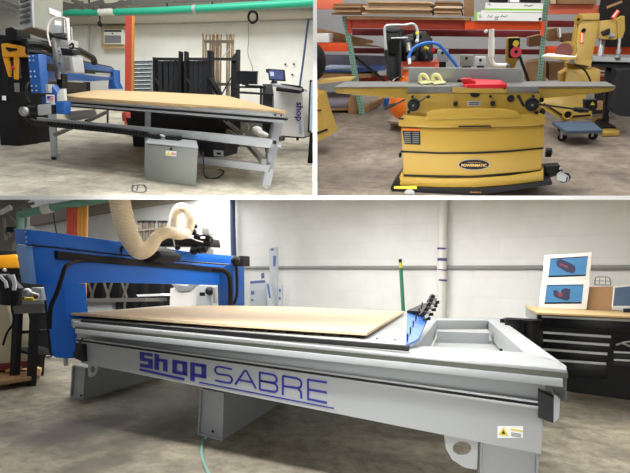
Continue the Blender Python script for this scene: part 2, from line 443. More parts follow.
# overhead beam and green pipe, far left
m = MB().ex(wp(r, [(24, 222), (90, 206.5), (145, 197), (200, 187), (200, 181), (145, 190), (90, 200.5), (24, 212)], wl, .5), -wl[1] * .4)
m = MB().ex(wp(r, [(30, 226), (90, 214.5), (182, 199.5), (240, 190), (240, 180), (90, 203), (30, 215)], wl, .3), -wl[1] * .3); setting('trim_1', TAUPE, m, r)
t = Thing('green_overhead_pipe', 'dull green overhead pipe crossing above the near end of the blue gantry', 'pipe', r)
dz = lambda x: 9.5 - (x - 10) * .012
t.part('pipe', GREENS, MB().tube([r.D(20, 215, 9.4), r.D(48, 208.2, 9.2), r.D(90, 201.2, 8.9), r.D(140, 192, 8.6)], .075, 14))
t.part('coupling', mat('white_coupling', (214, 214, 208), .5), MB().tube([r.D(43.5, 209.6, 9.2), r.D(51, 207.6, 9.15)], .095, 14))
t.part('riser', GREENS, MB().tube([r.D(20.5, 213, 9.4), r.D(20, 232, 9.4)], .07, 12))
t.part('hanger', DARKM, MB().tube([r.D(53, 211, 9.2), r.D(57, 236, 9.2)], .012, 6))
t.done()
t = Thing('duct_bracket', 'tangle of grey steel brackets and duct ends under the ceiling at the far left', 'bracket', r)
gm = mat('dull_grey_steel', (120, 118, 112), .5, .4, var=.2)
for q in ([(0, 203), (30, 199)], [(0, 212), (34, 203)], [(4, 218), (6, 240)], [(12, 205), (18, 214)], [(0, 226), (10, 236)], [(22, 200), (36, 214)], [(0, 208), (16, 224)]):
    t.part('strut', gm, MB().bar(r.D(*q[0], 9.6), r.D(*q[1], 9.6), .05, .05))
t.part('duct_end', mat('pale_duct', (206, 206, 202), .4), MB().tube([r.D(0, 213, 9.3), r.D(11, 207, 9.3)], .05, 12))
t.part('clamp', BLACK, MB().ex([r.D(6, 227, 9.3), r.D(13, 227, 9.3), r.D(13, 232, 9.3), r.D(6, 232, 9.3)], (0, .1, 0)))
t.done()
G2 = lambda p: V((p.x, p.y, 0)); m = MB().ex([r.D(-6, 196, 10.5), r.D(24, 196, 10.5), r.D(22, 225, 10.5), r.D(12, 246, 10.5), G2(r.D(12, 300, 10.5)), G2(r.D(-6, 300, 10.5))], (0, .1, 0))
one('dark_cabinet', 'dark grey shelving seen in shadow behind the clutter at the far left', 'shelf', mat('shadow_shelf', (112, 110, 104), .6, var=.2), m, r)

# stored steel uprights against the wall, red then mustard
for k in range(6):
    x = 67 + k * 3.5
    d = 9.0
    mm = REDP if k < 3 else GOLD
    G1 = lambda p: V((p.x, p.y, 0)); q = MB().ex([r.D(x, 207 - k * .6, d), r.D(x + 2.5, 207 - k * .6, d), G1(r.D(x + 3.1, 300, d)), G1(r.D(x + .6, 300, d))], (0, .03, 0))
    one('steel_upright', ['leftmost', 'middle', 'rightmost'][k % 3] + (' red-brown' if k < 3 else ' mustard') + ' steel upright standing behind the blue gantry', 'post', mm, q, r, group='stored steel uprights')

# ------------------------------------------------------------------ the router itself
zt = .945
PT = r.vplane(r.F(75, 322.5, zt), r.F(565, 370, zt)); nT = PT[1]
t = Thing('large_cnc_router', 'long grey gantry router table with blue gantry and navy lettering along its side', 'router', r)
uT = V((-nT.y, nT.x, 0)); uT = uT if uT.x > 0 else -uT
# bed and boards
bed = t.part('bed', PAINT2, MB().ex(fp(r, [(73, 322), (408, 353.5), (436, 320), (404, 311), (168, 305.5), (69, 313.5)], zt - .005), (0, 0, -.05)))
t.part('spoilboard', WOOD, MB().ex(fp(r, [(71, 312.8), (168, 306), (230, 305.4), (300, 307), (404, 311.6), (367, 332.8), (220, 323.5)], zt + .05), (0, 0, -.022)))
t.part('board_edge', WOODE, MB().ex(fp(r, [(71.5, 313), (168, 306.5), (230, 306), (300, 307.5), (403.6, 312), (366.8, 333.2), (220, 323.8)], zt + .028), (0, 0, -.026)))
t.part('edge_rail', BLACK, MB().ex(wp(r, [(80, 319.6), (409, 346.2), (408.3, 351.6), (80, 323)], PT, -.1), -nT * .05), bevel=.006)
for k in range(9):
    x = 250 + k * 18
    t.part('clamp_bolt', DARKM, MB().tube([r.F(x, 330 + k * 1.2, zt), r.F(x + 2.2, 330.2 + k * 1.2, zt)], .006, 6))
# side: stacked rails, drawn from the top cap down
def stripe(ax, ay0, ay1, bx, by0, by1, off, th):
    return MB().ex(wp(r, [(ax, ay0), (bx, by0), (bx, by1), (ax, ay1)], PT, off), -nT * th)
t.part('top_rail', ALU, stripe(75, 323, 326.5, 567, 369.8, 374, 0, .08), bevel=.004)
t.part('guide_rail', mat('olive_grey_rail', (82, 84, 74), .4, .4), stripe(75, 326.5, 329, 568, 373.2, 378.6, .005, .05))
t.part('rail_slab', PAINT, stripe(75, 329, 333.6, 563, 379, 387.2, .02, .12), bevel=.003)
t.part('web_plate', PAINT2, stripe(77, 333, 341, 545, 384, 408, -.15, .03))
t.part('screw_guard', ALU, stripe(76, 337.6, 339.4, 543, 401.8, 404, -.05, .03))
rack = t.part('drive_screw', DARKM, MB().tube([r.W(77, 340.2, PT, -.045), r.W(542, 405.4, PT, -.045)], .008, 8))
t.part('lower_guard', ALU, stripe(76, 341, 342.4, 541, 406.6, 409, -.055, .03))
t.part('side_beam', WHITE, MB().ex(wp(r, [(80, 342), (543, 408.5), (541.3, 454.3), (81, 363)], PT, -.07), -nT * .12))
# lettering
def letter_fn(off):
    return lambda x, v, d: r.W(x, (1 - v) * (367 + .149 * (x - 223)) + v * (382.2 + .198 * (x - 223)), PT, off + d)
L = MB(); fn = letter_fn(-.069)
def stroke(x0, x1, pts, w):
    # pts in a unit box; the width is in pixels at mid height
    H = 17.0
    P = [(x0 + (x1 - x0) * a, b * H) for a, b in pts]
    L.strip(P, w, lambda x, y, d: fn(x, y / H, d), .003)
arc = lambda cx, cy, rx, ry, a0, a1, n=8: [(cx + rx * math.cos(math.radians(a0 + (a1 - a0) * i / n)), cy + ry * math.sin(math.radians(a0 + (a1 - a0) * i / n))) for i in range(n + 1)]
w = 2.05
stroke(215, 232, [(1, .06), (.25, .02)] + arc(.22, .27, .22, .25, 270, 90, 6)[1:] + [(.75, .5)] + arc(.78, .74, .22, .24, 270, 450, 6)[1:] + [(0, .98)], w)
stroke(235, 256, [(0, 1), (.46, .03), (.54, .03), (1, 1)], w); stroke(235, 256, [(.2, .66), (.8, .66)], w)
stroke(259, 277.5, [(0, 0), (.75, .02)] + arc(.76, .25, .2, .22, 270, 450, 5)[1:] + [(.04, .48)], w)
stroke(259, 277.5, [(.04, .48), (.78, .5)] + arc(.79, .74, .21, .24, 270, 450, 5)[1:] + [(.04, 1)], w); stroke(259, 277.5, [(.04, -.02), (.04, 1.02)], w)
stroke(282, 302, [(.04, 0), (.75, .02)] + arc(.76, .28, .22, .25, 270, 450, 5)[1:] + [(.04, .55)], w); stroke(282, 302, [(.04, -.02), (.04, 1.05)], w); stroke(282, 302, [(.8, .55), (.95, .7), (.97, 1.05)], w)
stroke(307, 327, [(1, .0), (.05, .0), (.05, 1), (1, 1)], w); stroke(307, 327, [(.05, .5), (1, .5)], w)
# heavy lower-case word
def heavy(x0, x1, pts, w=4.0): stroke(x0, x1, pts, w)
K = MB()
def kst(pts, w):
    K.strip([(x, y) for x, y in pts], w, lambda x, y, d: r.W(x, y + (x - 139) * .175, PT, -.069 + d), .003)
kst([(152.5, 352.6), (142, 352.6)], 3.6); kst([(142, 350.8), (142, 359)], 4.6); kst([(140, 358.6), (152.6, 358.6)], 3.4); kst([(150.4, 358), (150.4, 366.4)], 4.6); kst([(139.8, 364.9), (152.6, 364.9)], 3.6)
kst([(156.6, 350.2), (156.6, 366.8)], 4.6); kst([(156, 356.4), (165, 356.4)], 3.2); kst([(165.2, 354.8), (165.2, 366.8)], 4.6)
kst([(174.6, 354.2), (174.6, 367)], 4.8); kst([(184.8, 354.2), (184.8, 367)], 4.8); kst([(173, 355.2), (187, 355.2)], 3.4); kst([(173, 365.8), (187, 365.8)], 3.4)
kst([(192.4, 353.2), (192.4, 371.6)], 4.6); kst([(192, 354.6), (206, 354.6)], 3.4); kst([(203.8, 353.4), (203.8, 366.8)], 4.8); kst([(191, 365.2), (206, 365.2)], 3.4)
K.strip([(139.6, 369.4), (184.4, 379.4)], 2.4, lambda x, y, d: r.W(x, y, PT, -.069 + d), .003)
K.strip([(199, 382.2), (334, 408.4)], 1.3, lambda x, y, d: r.W(x, y, PT, -.069 + d), .003)
t.part('lettering', NAVY, L, label='thin navy capitals on the side beam'); t.part('lettering', NAVY, K, label='heavy navy lower-case lettering with underline')
wf = lambda cx, cy: (lambda x, y, d: r.W(cx + x, cy - y, PT, -.068 + d))
lb = MB().ex(wp(r, rect(497.5, 426, 523, 438), PT, -.0685), nT * .001)
lab = t.part('warning_label', PAPER, lb)
t.part('triangle', LABELY, MB().ex(wp(r, [(503.5, 427), (508.8, 436), (498, 434.6)], PT, -.067), nT * .001), parent=lab)
t.part('triangle_mark', BLACK, MB().ex(wp(r, [(503.5, 430), (505.6, 434), (501.4, 433.6)], PT, -.0655), nT * .001), parent=lab)
t.part('label_header', LABELY, MB().ex(wp(r, [(510.4, 428.4), (522.8, 430.4), (522.8, 432), (510.4, 430)], PT, -.067), nT * .001), parent=lab)
tx = MB()
for k in range(3): tx.ex(wp(r, [(511, 432.4 + k * 1.4), (521, 434 + k * 1.4), (521, 434.5 + k * 1.4), (511, 432.9 + k * 1.4)], PT, -.067), nT * .001)
t.part('label_text', DARKM, tx, parent=lab)
# end plates of the drive screw
e = t.part('screw_bearing_block', DARKM, MB().ex(wp(r, [(538.5, 391), (554.6, 398), (553.8, 423.5), (538, 417.5)], PT, -.03), -nT * .09))
t.part('end_plate', PAINT, MB().ex(wp(r, [(554, 394), (560.2, 399), (559.2, 417.6), (553.6, 423.4)], PT, -.02), -nT * .2))
t.part('cable_clamp', DARKM, MB().ex(wp(r, [(76, 343), (82, 344), (83, 362), (74, 358)], PT, -.02), -nT * .05))
t.part('cable_loop', RUBBER, MB().tube(smooth_path([r.W(83, 338, PT, .03), r.W(79, 345, PT, .06), r.W(80, 354, PT, .06), r.W(77, 358, PT, .03), r.W(74, 352, PT, .02)]), .008, 6))
# open tool-changer frame at the right end
zf = zt
def beamz(px, h, z=zf): return MB().ex(fp(r, px, z), (0, 0, -h))
t.part('front_frame_beam', WHITE, beamz([(410.5, 347.5), (418, 345.8), (524.5, 352.3), (560, 361.5), (566.5, 369.4), (405, 354.2)], .02), bevel=.003)
t.part('side_frame_beam', WHITE, beamz([(488, 320.4), (500, 318.6), (566.5, 366), (566, 369), (556, 362), (524.5, 352.3)], .2), bevel=.004)
t.part('back_frame_beam', WHITE, beamz([(436, 318.2), (500, 318.6), (488, 320.6), (436, 320.2)], .12), bevel=.003)
t.part('inner_frame_beam', WHITE, beamz([(433, 319), (437, 319.4), (418, 346), (411, 347.6)], .2), bevel=.003)
t.part('cross_member', PAINT, MB().ex(fp(r, [(437, 329.5), (489, 331), (489, 333), (437, 331.5)], .85), (0, 0, -.35)))
t.part('tray', PAINT2, MB().ex(fp(r, [(437, 337), (489, 338), (530, 372), (424, 366)], .72), (0, 0, -.02)))
t.part('frame_bolt', BLACK, MB().cyl(r.F(501, 350, .9), r.F(501, 350, .94), .012, 8))
for xa, xb in ((436, 444), (470, 486), (510, 528)):
    t.part('clear_tape', PAPER, MB().ex(fp(r, [(xa, 353.4 + (xa - 411) * .09), (xb, 353.4 + (xb - 411) * .09), (xb, 354.8 + (xb - 411) * .09), (xa, 354.8 + (xa - 411) * .09)], zf + .002), (0, 0, -.003)))
# transverse floor beams
wdir = (r.F(281, 403) - r.F(222, 441)); wdir.z = 0; wdir.normalize()
LW = 1.55
def foot(pbl, pbr, ptl, name='floor_beam', LW=1.55):
    a, b = r.F(*pbl), r.F(*pbr); pl = r.vplane(a, b); z = r.W(*ptl, pl).z; u = (b - a)
    body = MB().ex([a + wdir * .03, b + wdir * .03, b + wdir * LW, a + wdir * LW], (0, 0, z))
    k = t.part(name, PAINT, body)
    W_ = u.length; un = u.normalized(); e = .014; rim = MB()
    rim.ex([a, a + un * e, a + un * e + wdir * .03, a + wdir * .03], (0, 0, z)); rim.ex([b - un * e, b, b + wdir * .03, b - un * e + wdir * .03], (0, 0, z))
    for zz in (0, z - e): rim.ex([a + V((0, 0, zz)), b + V((0, 0, zz)), b + wdir * .03 + V((0, 0, zz)), a + wdir * .03 + V((0, 0, zz))], (0, 0, e))
    t.part('end_rim', PAINT, rim, parent=k, bevel=.003)
    return k, a, b, pl, z
def holed(outline, c, rad, pl, off, th):
    n = 40; P = []; Q = []
    for i in range(n):
        an = 2 * math.pi * i / n; dx, dy = math.cos(an), math.sin(an); best = None
        for j in range(len(outline)):
            (x1_, y1_), (x2_, y2_) = outline[j], outline[(j + 1) % len(outline)]
            ex, ey = x2_ - x1_, y2_ - y1_; den = dx * ey - dy * ex
            if abs(den) < 1e-9: continue
            tt = ((x1_ - c[0]) * ey - (y1_ - c[1]) * ex) / den; ss = ((x1_ - c[0]) * dy - (y1_ - c[1]) * dx) / den
            if tt > 0 and -1e-6 <= ss <= 1 + 1e-6 and (best is None or tt < best): best = tt
        P.append(r.W(c[0] + dx * best, c[1] + dy * best, pl, off)); Q.append(r.W(c[0] + dx * rad[0], c[1] + dy * rad[1], pl, off))
    mb = MB(); back = -pl[1] * th; k = 0
    mb.v = P + Q + [p + back for p in P] + [q + back for q in Q]
    for i in range(n):
        j = (i + 1) % n
        mb.f += [(i, j, n + j, n + i), (2 * n + i, 3 * n + i, 3 * n + j, 2 * n + j), (i, 2 * n + i, 2 * n + j, j), (n + i, n + j, 3 * n + j, 3 * n + i)]
    return mb
k1, a1, b1, pl1, z1 = foot((70, 396.5), (83, 400), (69, 364.6))
k2, a2, b2, pl2, z2 = foot((197.5, 434.5), (222, 441), (198, 388))
k3, a3, b3, pl3, z3 = foot((479, 512), (538, 524), (478, 440), LW=1.15)
for kk, q in ((k1, [(81, 395.6), (79, 393.6)]), (k2, [(212.6, 431.4), (211, 434)])):
    t.part('bolt', DARKM, MB().ball(r.W(*q[0], pl1 if kk == k1 else pl2, .0), .012, 8, 5), parent=kk)
t.part('gusset', PAINT, holed([(88, 365), (97.4, 365), (97.4, 370), (95.5, 374.6), (92, 377), (88, 376.6)], (92.6, 369.6), (2.3, 3.2), PT, -.2, .02))
t.part('gusset', WHITE, holed([(443.8, 433.5), (478, 440), (477, 470), (464, 467.5), (452, 459.5), (446, 448.5)], (462, 448.6), (9.2, 7.2), PT, -.09, .02))
# ---- gantry
dn, df = 4.72, 7.4
def gd(x): return 1 / (1 / dn + (1 / df - 1 / dn) * (x - 24) / (225 - 24))   # distance along the gantry
def G(pts, back=.2, off=0): return MB().ex([r.D(x, y, gd(x) + off) for x, y in pts], (.05, back, 0))
g1 = t.part('gantry_beam', BLUE, G([(24.5, 229.2), (90, 238.3), (170, 250), (232, 256), (232, 264), (170, 260), (90, 251.6), (25.6, 244.6)]), bevel=.012, label='bright blue gantry beam')
g2 = t.part('gantry_face', BLUE, G([(26, 246), (90, 253), (170, 261.5), (231, 266), (230.5, 285.4), (170, 284), (90, 282), (30.4, 284.2)], .16), bevel=.008)
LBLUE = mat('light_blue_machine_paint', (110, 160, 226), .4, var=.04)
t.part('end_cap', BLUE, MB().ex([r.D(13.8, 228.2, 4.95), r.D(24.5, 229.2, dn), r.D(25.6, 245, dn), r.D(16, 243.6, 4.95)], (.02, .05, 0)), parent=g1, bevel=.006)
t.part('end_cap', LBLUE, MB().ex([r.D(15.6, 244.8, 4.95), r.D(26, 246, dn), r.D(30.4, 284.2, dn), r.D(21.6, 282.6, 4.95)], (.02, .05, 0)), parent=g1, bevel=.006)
for x, y in ((24.8, 231.6), (25.2, 237.4), (25.4, 241.6)): t.part('rivet', ALU, MB().ball(r.D(x + .8, y, dn - .005), .011, 8, 5), parent=g1)
t.part('guide_channel', BLACKM, G([(53, 250.6), (90, 255), (170, 262.6), (219, 268), (221, 271), (216, 272.4), (170, 268.4), (110, 264), (53.4, 259)], .02, -.05), parent=g2)
t.part('seam', DARKM, G([(26, 244.6), (90, 251.6), (170, 260), (231, 264.6), (231, 265.8), (170, 261.3), (90, 252.6), (26, 245.6)], .02, -.012), parent=g1)
nc = t.part('gantry_column', BLUE, MB().ex([r.D(x, y, 4.66) for x, y in [(42.6, 283), (63.4, 283), (64.4, 300), (66.4, 318), (75.6, 325.5), (73.5, 334), (73.8, 350), (72, 357.4), (66, 358.6), (55, 358), (51.4, 354), (49, 330), (45.6, 300)]], (.06, .2, 0)), bevel=.012)
t.part('column_side', BLACKM, MB().ex([r.D(x, y, 4.8) for x, y in [(44, 300), (51, 300), (52.5, 356), (48.6, 352), (46.6, 325)]], (.02, .1, 0)), parent=nc)
t.part('jack_pin', ALU, MB().cyl(r.D(65.5, 357, 4.7), r.D(66.2, 365.5, 4.7), .022, 10), parent=nc)
t.part('column_shelf', BLUE, MB().ex([r.D(x, y, 4.6) for x, y in [(61.5, 324.3), (73, 323), (75.8, 325.6), (64, 326.6)]], (0, .12, 0)), parent=nc)
t.part('pin', STEEL, MB().cyl(r.D(46.4, 357, 4.7), r.D(50, 357, 4.7), .018, 8), parent=nc)
fc = t.part('gantry_column', BLUED, MB().ex([r.D(x, y, 7.2) for x, y in [(217, 270), (233, 262), (233.5, 306.6), (218, 306.4)]], (.05, .2, 0)), bevel=.01)
t.part('cable', RUBBER, MB().tube(smooth_path([r.D(92, 260.5, 5.25), r.D(78, 261, 5.0), r.D(66, 266.5, 4.55), r.D(61, 280, 4.45), r.D(56.4, 294, 4.45), r.D(50.6, 308, 4.45), r.D(49.4, 328, 4.5)]), .021, 8))
t.part('cable', RUBBER, MB().tube(smooth_path([r.D(212, 269, 6.85), r.D(224, 270.6, 6.9), r.D(229.4, 277, 6.9), r.D(230.6, 290, 6.9), r.D(230.4, 305, 6.9)]), .034, 8))
cb = t.part('connector_box', DARKM, MB().ex([r.D(x, y, 7.1) for x, y in [(232, 256.5), (243.2, 255.6), (243.4, 266), (232.6, 266)]], (0, .15, 0)), bevel=.01)
t.part('connector', BLACK, MB().ball(r.D(235.6, 260.4, 7.0), .07, 10, 6), parent=cb)
t.part('cable', RUBBER, MB().tube(smooth_path([r.D(236, 263, 7.0), r.D(237, 280, 7.05), r.D(236.6, 296, 7.05), r.D(232.8, 304.6, 7.05), r.D(229, 306, 7.1)]), .022, 8))
# spindle carriage seen behind the gantry top
cg = t.part('carriage', BLACKM, MB().ex([r.D(x, y, 5.9) for x, y in [(111, 250), (117, 243), (128, 242), (150, 247), (160, 252), (161, 257.5), (150, 262.5), (125, 259.4), (113, 256)]], (0, .35, 0)), bevel=.03)
t.part('motor', BLACK, MB().tube([r.D(113, 248.6, 5.7), r.D(124, 250.2, 5.7)], .07, 14), parent=cg)
t.part('top_bar', DARKM, MB().ex([r.D(x, y, 6.5) for x, y in [(150, 238), (209, 238.5), (210.5, 246.6), (150, 246)]], (0, .2, 0)), bevel=.01)
vb = t.part('valve_block', ALU, MB().ex([r.D(x, y, 6.6) for x, y in [(190, 246), (206, 247), (206, 253.6), (190, 252.6)]], (0, .15, 0)), bevel=.01)
t.part('sensor_box', mat('smoked_clear_box', (198, 200, 198), .2), MB().ex([r.D(x, y, 6.6) for x, y in [(201.4, 227), (208.6, 227.4), (209, 234.8), (202, 234.8)]], (0, .12, 0)), bevel=.012)
for x, y, rr_ in ((195.5, 226.5, .03), (193.5, 232, .045), (197, 237, .05), (200, 249.6, .055), (194, 250.6, .06), (204.4, 249, .05), (208, 238, .04), (177.6, 247.4, .04)): t.part('valve', BLACK, MB().ball(r.D(x, y, 6.5), rr_, 10, 6), parent=vb)
t.part('cable', RUBBER, MB().tube(smooth_path([r.D(200, 235.4, 6.45), r.D(207, 236, 6.45), r.D(212, 238, 6.45), r.D(211, 243, 6.45), r.D(206, 243, 6.45)]), .012, 6))
t.part('tie', PAPER, MB().tube(smooth_path([r.D(170, 232.6, 6.2), r.D(173, 238, 6.15), r.D(174.6, 246, 6.2)]), .008, 6))
t.part('tie', PAPER, MB().tube(smooth_path([r.D(176, 233, 6.2), r.D(186, 236, 6.2), r.D(196, 240, 6.3), r.D(203, 242, 6.4)]), .008, 6))
t.part('shaft', STEEL, MB().tube([r.D(197, 226, 6.5), r.D(195.4, 220.5, 6.5), r.D(193.8, 226, 6.5)], .012, 6))
root_router = t.done()

# dust hose
hp = smooth_path([r.D(116.5, 190, 5.4), r.D(119.5, 200, 5.4), r.D(123.5, 220, 5.45), r.D(130, 238, 5.5), r.D(139, 250.5, 5.55), r.D(149, 248, 5.7), r.D(157.5, 237, 5.85), r.D(168, 232.4, 6.0), r.D(180, 234.4, 6.2), r.D(187.6, 231, 6.4), r.D(190.6, 219, 6.4), r.D(187, 209.6, 6.4), r.D(180, 207.6, 6.4), r.D(175, 214, 6.5), r.D(173.6, 226, 6.6), r.D(174, 234, 6.7)], 22)
n = len(hp); rad = []
for i, p in enumerate(hp):
    s_ = i / (n - 1)
    base = .112 if s_ < .18 else .112 - (s_ - .18) / .22 * .04 if s_ < .4 else .072 - (s_ - .4) / .3 * .012 if s_ < .7 else .058
    rad.append(base * (1 + (.07 if i % 2 else -.05)))
one('dust_hose', 'thick cream ribbed dust hose hanging over the blue gantry and looping up again', 'hose', CREAM, MB().tube(hp, rad, 20), r, smooth=80)

# tool rack beside the board
t = Thing('tool_rack', 'blue-backed rack holding spindle tool holders between the board and the open frame', 'tool rack', r)
t.part('rack_top', BLACK, MB().ex(dp(r, [(407, 310.5, 4.3), (424, 303, 4.9), (433, 304.5, 4.9), (423, 311.5, 4.3)]), (0, 0, -.02)))
t.part('blue_tray', mat('translucent_blue', (70, 116, 190), .25, var=.3, scale=20), MB().ex(dp(r, [(405.6, 345, 3.35), (407, 313, 4.3), (425, 306, 4.9), (431, 312, 4.8), (418, 339, 3.5)]), (0, 0, -.015)))
for k in range(6): t.part('rack_post', DARKM, MB().tube([r.D(407.4 + k * 2.6, 342 - k * 5.4, 3.4 + k * .22), r.D(407.4 + k * 2.9, 342 - k * 5.4, 3.4 + k * .22) + V((0, 0, .06 + .012 * k))], .006, 6))
t.done()
for k, (x, y) in enumerate([(426.5, 317), (429.5, 312.5), (432, 308), (433.5, 304), (435.5, 300.5)]):
    t = Thing('tool_holder', ['nearest', 'second nearest', 'middle', 'second furthest', 'furthest'][k] + ' steel and black spindle tool holder in the rack', 'tool holder', r, 'tool holders in the rack')
    d = 4.2 + k * .16; c = r.D(x, y, d); q = r.D(x - 5, y - 4.6, d)
    t.part('taper', STEEL, MB().tube([c, c + (q - c) * .5], [.03, .02], 10)); t.part('flange', DARKM, MB().cyl(c + (q - c) * .5, c + (q - c) * .68, .036, 12))
    t.part('nut', BLACK, MB().cyl(c + (q - c) * .7, q, .03, 10)); t.part('gripper', BLACK, MB().ex([r.D(x - 3, y + 1, d), r.D(x + 3, y, d), r.D(x + 3, y + 3.4, d), r.D(x - 3, y + 3.6, d)], (0, .03, 0)))
    t.done()

# foam packing boards against the wall
def slab(name, label, cat, mt, px, d, th=.08, group=None, bev=0):
    return one(name, label, cat, mt, MB().ex([r.D(x, y, d) for x, y in px], (0, th, 0)), r, group=group, bevel=bev)
for lab_, px, tp in (
    ('wide clear-wrapped foam board standing on the wall behind the far gantry column', [(249.6, 283.4), (265.6, 282), (266, 330), (249, 330)], [[(251, 291), (254, 291), (254, 294.6), (251, 294.6)], [(251, 299), (253.4, 299), (253.4, 301), (251, 301)], [(250, 281.2), (265, 280), (265, 282.6), (250, 283.8)], [(261, 273.4), (264, 273), (264.4, 278), (261.4, 279)]]),
    ('tallest clear-wrapped foam board, narrow with blue printing, standing on the wall', [(269, 248), (276.4, 246.6), (276, 330), (270.6, 330)], [[(271, 248.6), (273.6, 248.4), (273.6, 250.6), (271, 250.8)], [(273, 256), (276, 255.6), (275.6, 266), (273, 266.6)]]),
    ('slanting clear-wrapped foam strip with blue tape leaning across the tall board', [(266.4, 281.6), (268.6, 281.2), (273.6, 307), (270.6, 330), (268.4, 330)], [[(266.8, 284), (268.6, 284), (271, 298), (269, 298)]]),
    ('short clear-wrapped foam strip at the right of the standing boards', [(278.4, 285), (281.2, 284.6), (281, 330), (278, 330)], [[(278.8, 289), (280.8, 289), (280.8, 292), (278.8, 292)], [(278.8, 297), (280.8, 297), (280.6, 300), (278.6, 300)]])):
    t = Thing('foam_board', lab_, 'board', r, 'foam boards leaning on the wall'); d = r.dep(r.W(px[0][0], 320, wl, .4)) - .1
    if 'wide' in lab_: d -= .2
    if 'slanting' in lab_: d -= .35
    t.part('panel', FOAM, MB().ex([r.D(x, y, d) if y < 329 else (lambda p: V((p.x, p.y, 0)))(r.D(x, y, d)) for x, y in px], (0, .1, 0)), bevel=.01)
    for q in tp: t.part('tape', TAPE, MB().ex([r.D(x, y, d - .004) for x, y in q], (0, .006, 0)))
    t.done()

# tool chest, near right
yC = r.F(600, 396).y
t = Thing('tool_chest', 'black rolling tool chest with a wooden top and long silver drawer pulls', 'tool chest', r)
cq = lambda pts, th, dy=0: MB().ex([r.Y(x, y, yC + dy) for x, y in pts], (0, th, 0))
t.part('body', BLACKM, cq([(537.4, 313), (640, 319), (640, 402), (536, 390)], .4))
t.part('plinth', BLACK, cq([(540, 388), (640, 399), (640, 404), (540, 393)], .5, .05))
t.part('worktop', WOODB, MB().ex(fp(r, [(525, 305.6), (537.6, 312.4), (648, 317), (644, 311)], r.Y(590, 311.5, yC).z + .012), (0, 0, -.025)), bevel=.004)
BLK2 = mat('gloss_black_drawer', (22, 23, 27), .3, var=.1)
for yl, yr, hl, hr, x_l, x_r in ((315, 319, 12, 13, 540.5, 640), (330.8, 335, 7.4, 8.2, 539.5, 611.5), (338.6, 343.2, 8.2, 8.6, 539, 610), (347.6, 352.2, 9, 9.6, 538.5, 608), (357.6, 362, 16, 17, 538, 606.6)):
    k = t.part('drawer', BLK2, cq([(x_l, yl), (x_r, yr), (x_r, yr + hr), (x_l, yl + hl)], .02, -.015), bevel=.002)
    t.part('handle', PULL, cq([(x_l + 1, yl + .6), (x_r - .6, yr + .6), (x_r - .6, yr + 3.2), (x_l + 1, yl + 2.6)], .025, -.045), parent=k, bevel=.004, label='long silver drawer pull')
for yl in (350.6, 358.4):
    k = t.part('drawer', BLK2, cq([(613.4, yl), (640, yl + 1.4), (640, yl + 7.6), (613.2, yl + 6.6)], .02, -.015))
    t.part('handle', PULL, cq([(613.8, yl + .6), (640, yl + 2), (640, yl + 3.6), (613.8, yl + 2.2)], .025, -.045), parent=k, label='long silver drawer pull')
t.part('badge', ALU, cq([(543, 312.8), (549, 313), (549, 315), (543, 314.6)], .01, -.02)); t.part('lock', ALU, MB().disc(r.Y(617, 316, yC - .02), (0, -1, 0), .014, .01))
t.part('side_panel', PAINT2, MB().ex([r.Y(525.6, 307, yC + .38), r.Y(536.8, 313, yC), r.Y(536.2, 323, yC), r.Y(525.6, 316, yC + .38)], (.02, 0, 0)))
t.done()
t = Thing('pliers', 'steel pliers hanging on the dark side of the tool chest at the right edge', 'pliers', r)
t.part('jaw', STEEL, MB().bar(r.Y(616, 345, yC - .06), r.Y(626, 341.4, yC - .06), .03, .02)); t.part('grip', STEEL, MB().bar(r.Y(622, 343, yC - .06), r.Y(632, 347, yC - .06), .025, .02)); t.part('grip', ALU, MB().bar(r.Y(622, 342.6, yC - .07), r.Y(633, 341, yC - .07), .025, .02)); t.done()
# things on the chest
zc = r.Y(590, 311.5, yC).z + .012
def monitor(label, fr, sc, yy, shape, extra=None):
    t = Thing('framed_display', label, 'picture', r, 'framed displays on the tool chest')
    t.part('frame', PVC, MB().ex([r.Y(x, y, yy) for x, y in fr], (0, .05, 0)), bevel=.006)
    m = mat('blue_picture', (58, 124, 176), .3, var=.3, scale=5); k = t.part('picture', m, MB().ex([r.Y(x, y, yy - .003) for x, y in sc], (0, .004, 0)))
    bl = MB(); (ax, ay), (bx, by), (cx, cy), (dx, dy) = sc
    bl.ex([r.Y(x, y, yy - .005) for x, y in [(dx + .1, dy - 1.6), (cx + .1, cy - 1.6), (cx, cy), (dx, dy)]], (0, .002, 0)); bl.ex([r.Y(x, y, yy - .005) for x, y in [(ax, ay), (bx, by), (bx, by + .9), (ax, ay + .9)]], (0, .002, 0))
    t.part('picture_border', GLASS, bl, parent=k)
    t.part('machine_image', mat('navy_picture', (38, 40, 76), .4, var=.4, scale=30), MB().ex([r.Y(x, y, yy - .006) for x, y in shape], (0, .002, 0)), parent=k)
    if extra: t.part('red_detail', mat('dull_red_picture', (126, 50, 66), .4), MB().ex([r.Y(x, y, yy - .0075) for x, y in extra], (0, .002, 0)), parent=k)
    t.done()
yM = yC + .22
monitor('lower of two white-framed blue pictures of an engine on the tool chest', [(541.5, 282), (590.3, 279.7), (586.4, 309.4), (538, 309.6)], [(546.7, 284.8), (583.6, 284.4), (581.6, 303.6), (544.4, 304)],
        yM, [(553, 291), (556, 289.8), (560.6, 293.6), (562, 289.4), (566, 288), (570.4, 289.6), (569.6, 296), (570, 298.6), (567, 301), (560, 299), (554, 296.4)], [(557, 293), (562, 292.4), (562.6, 296), (559, 297)])
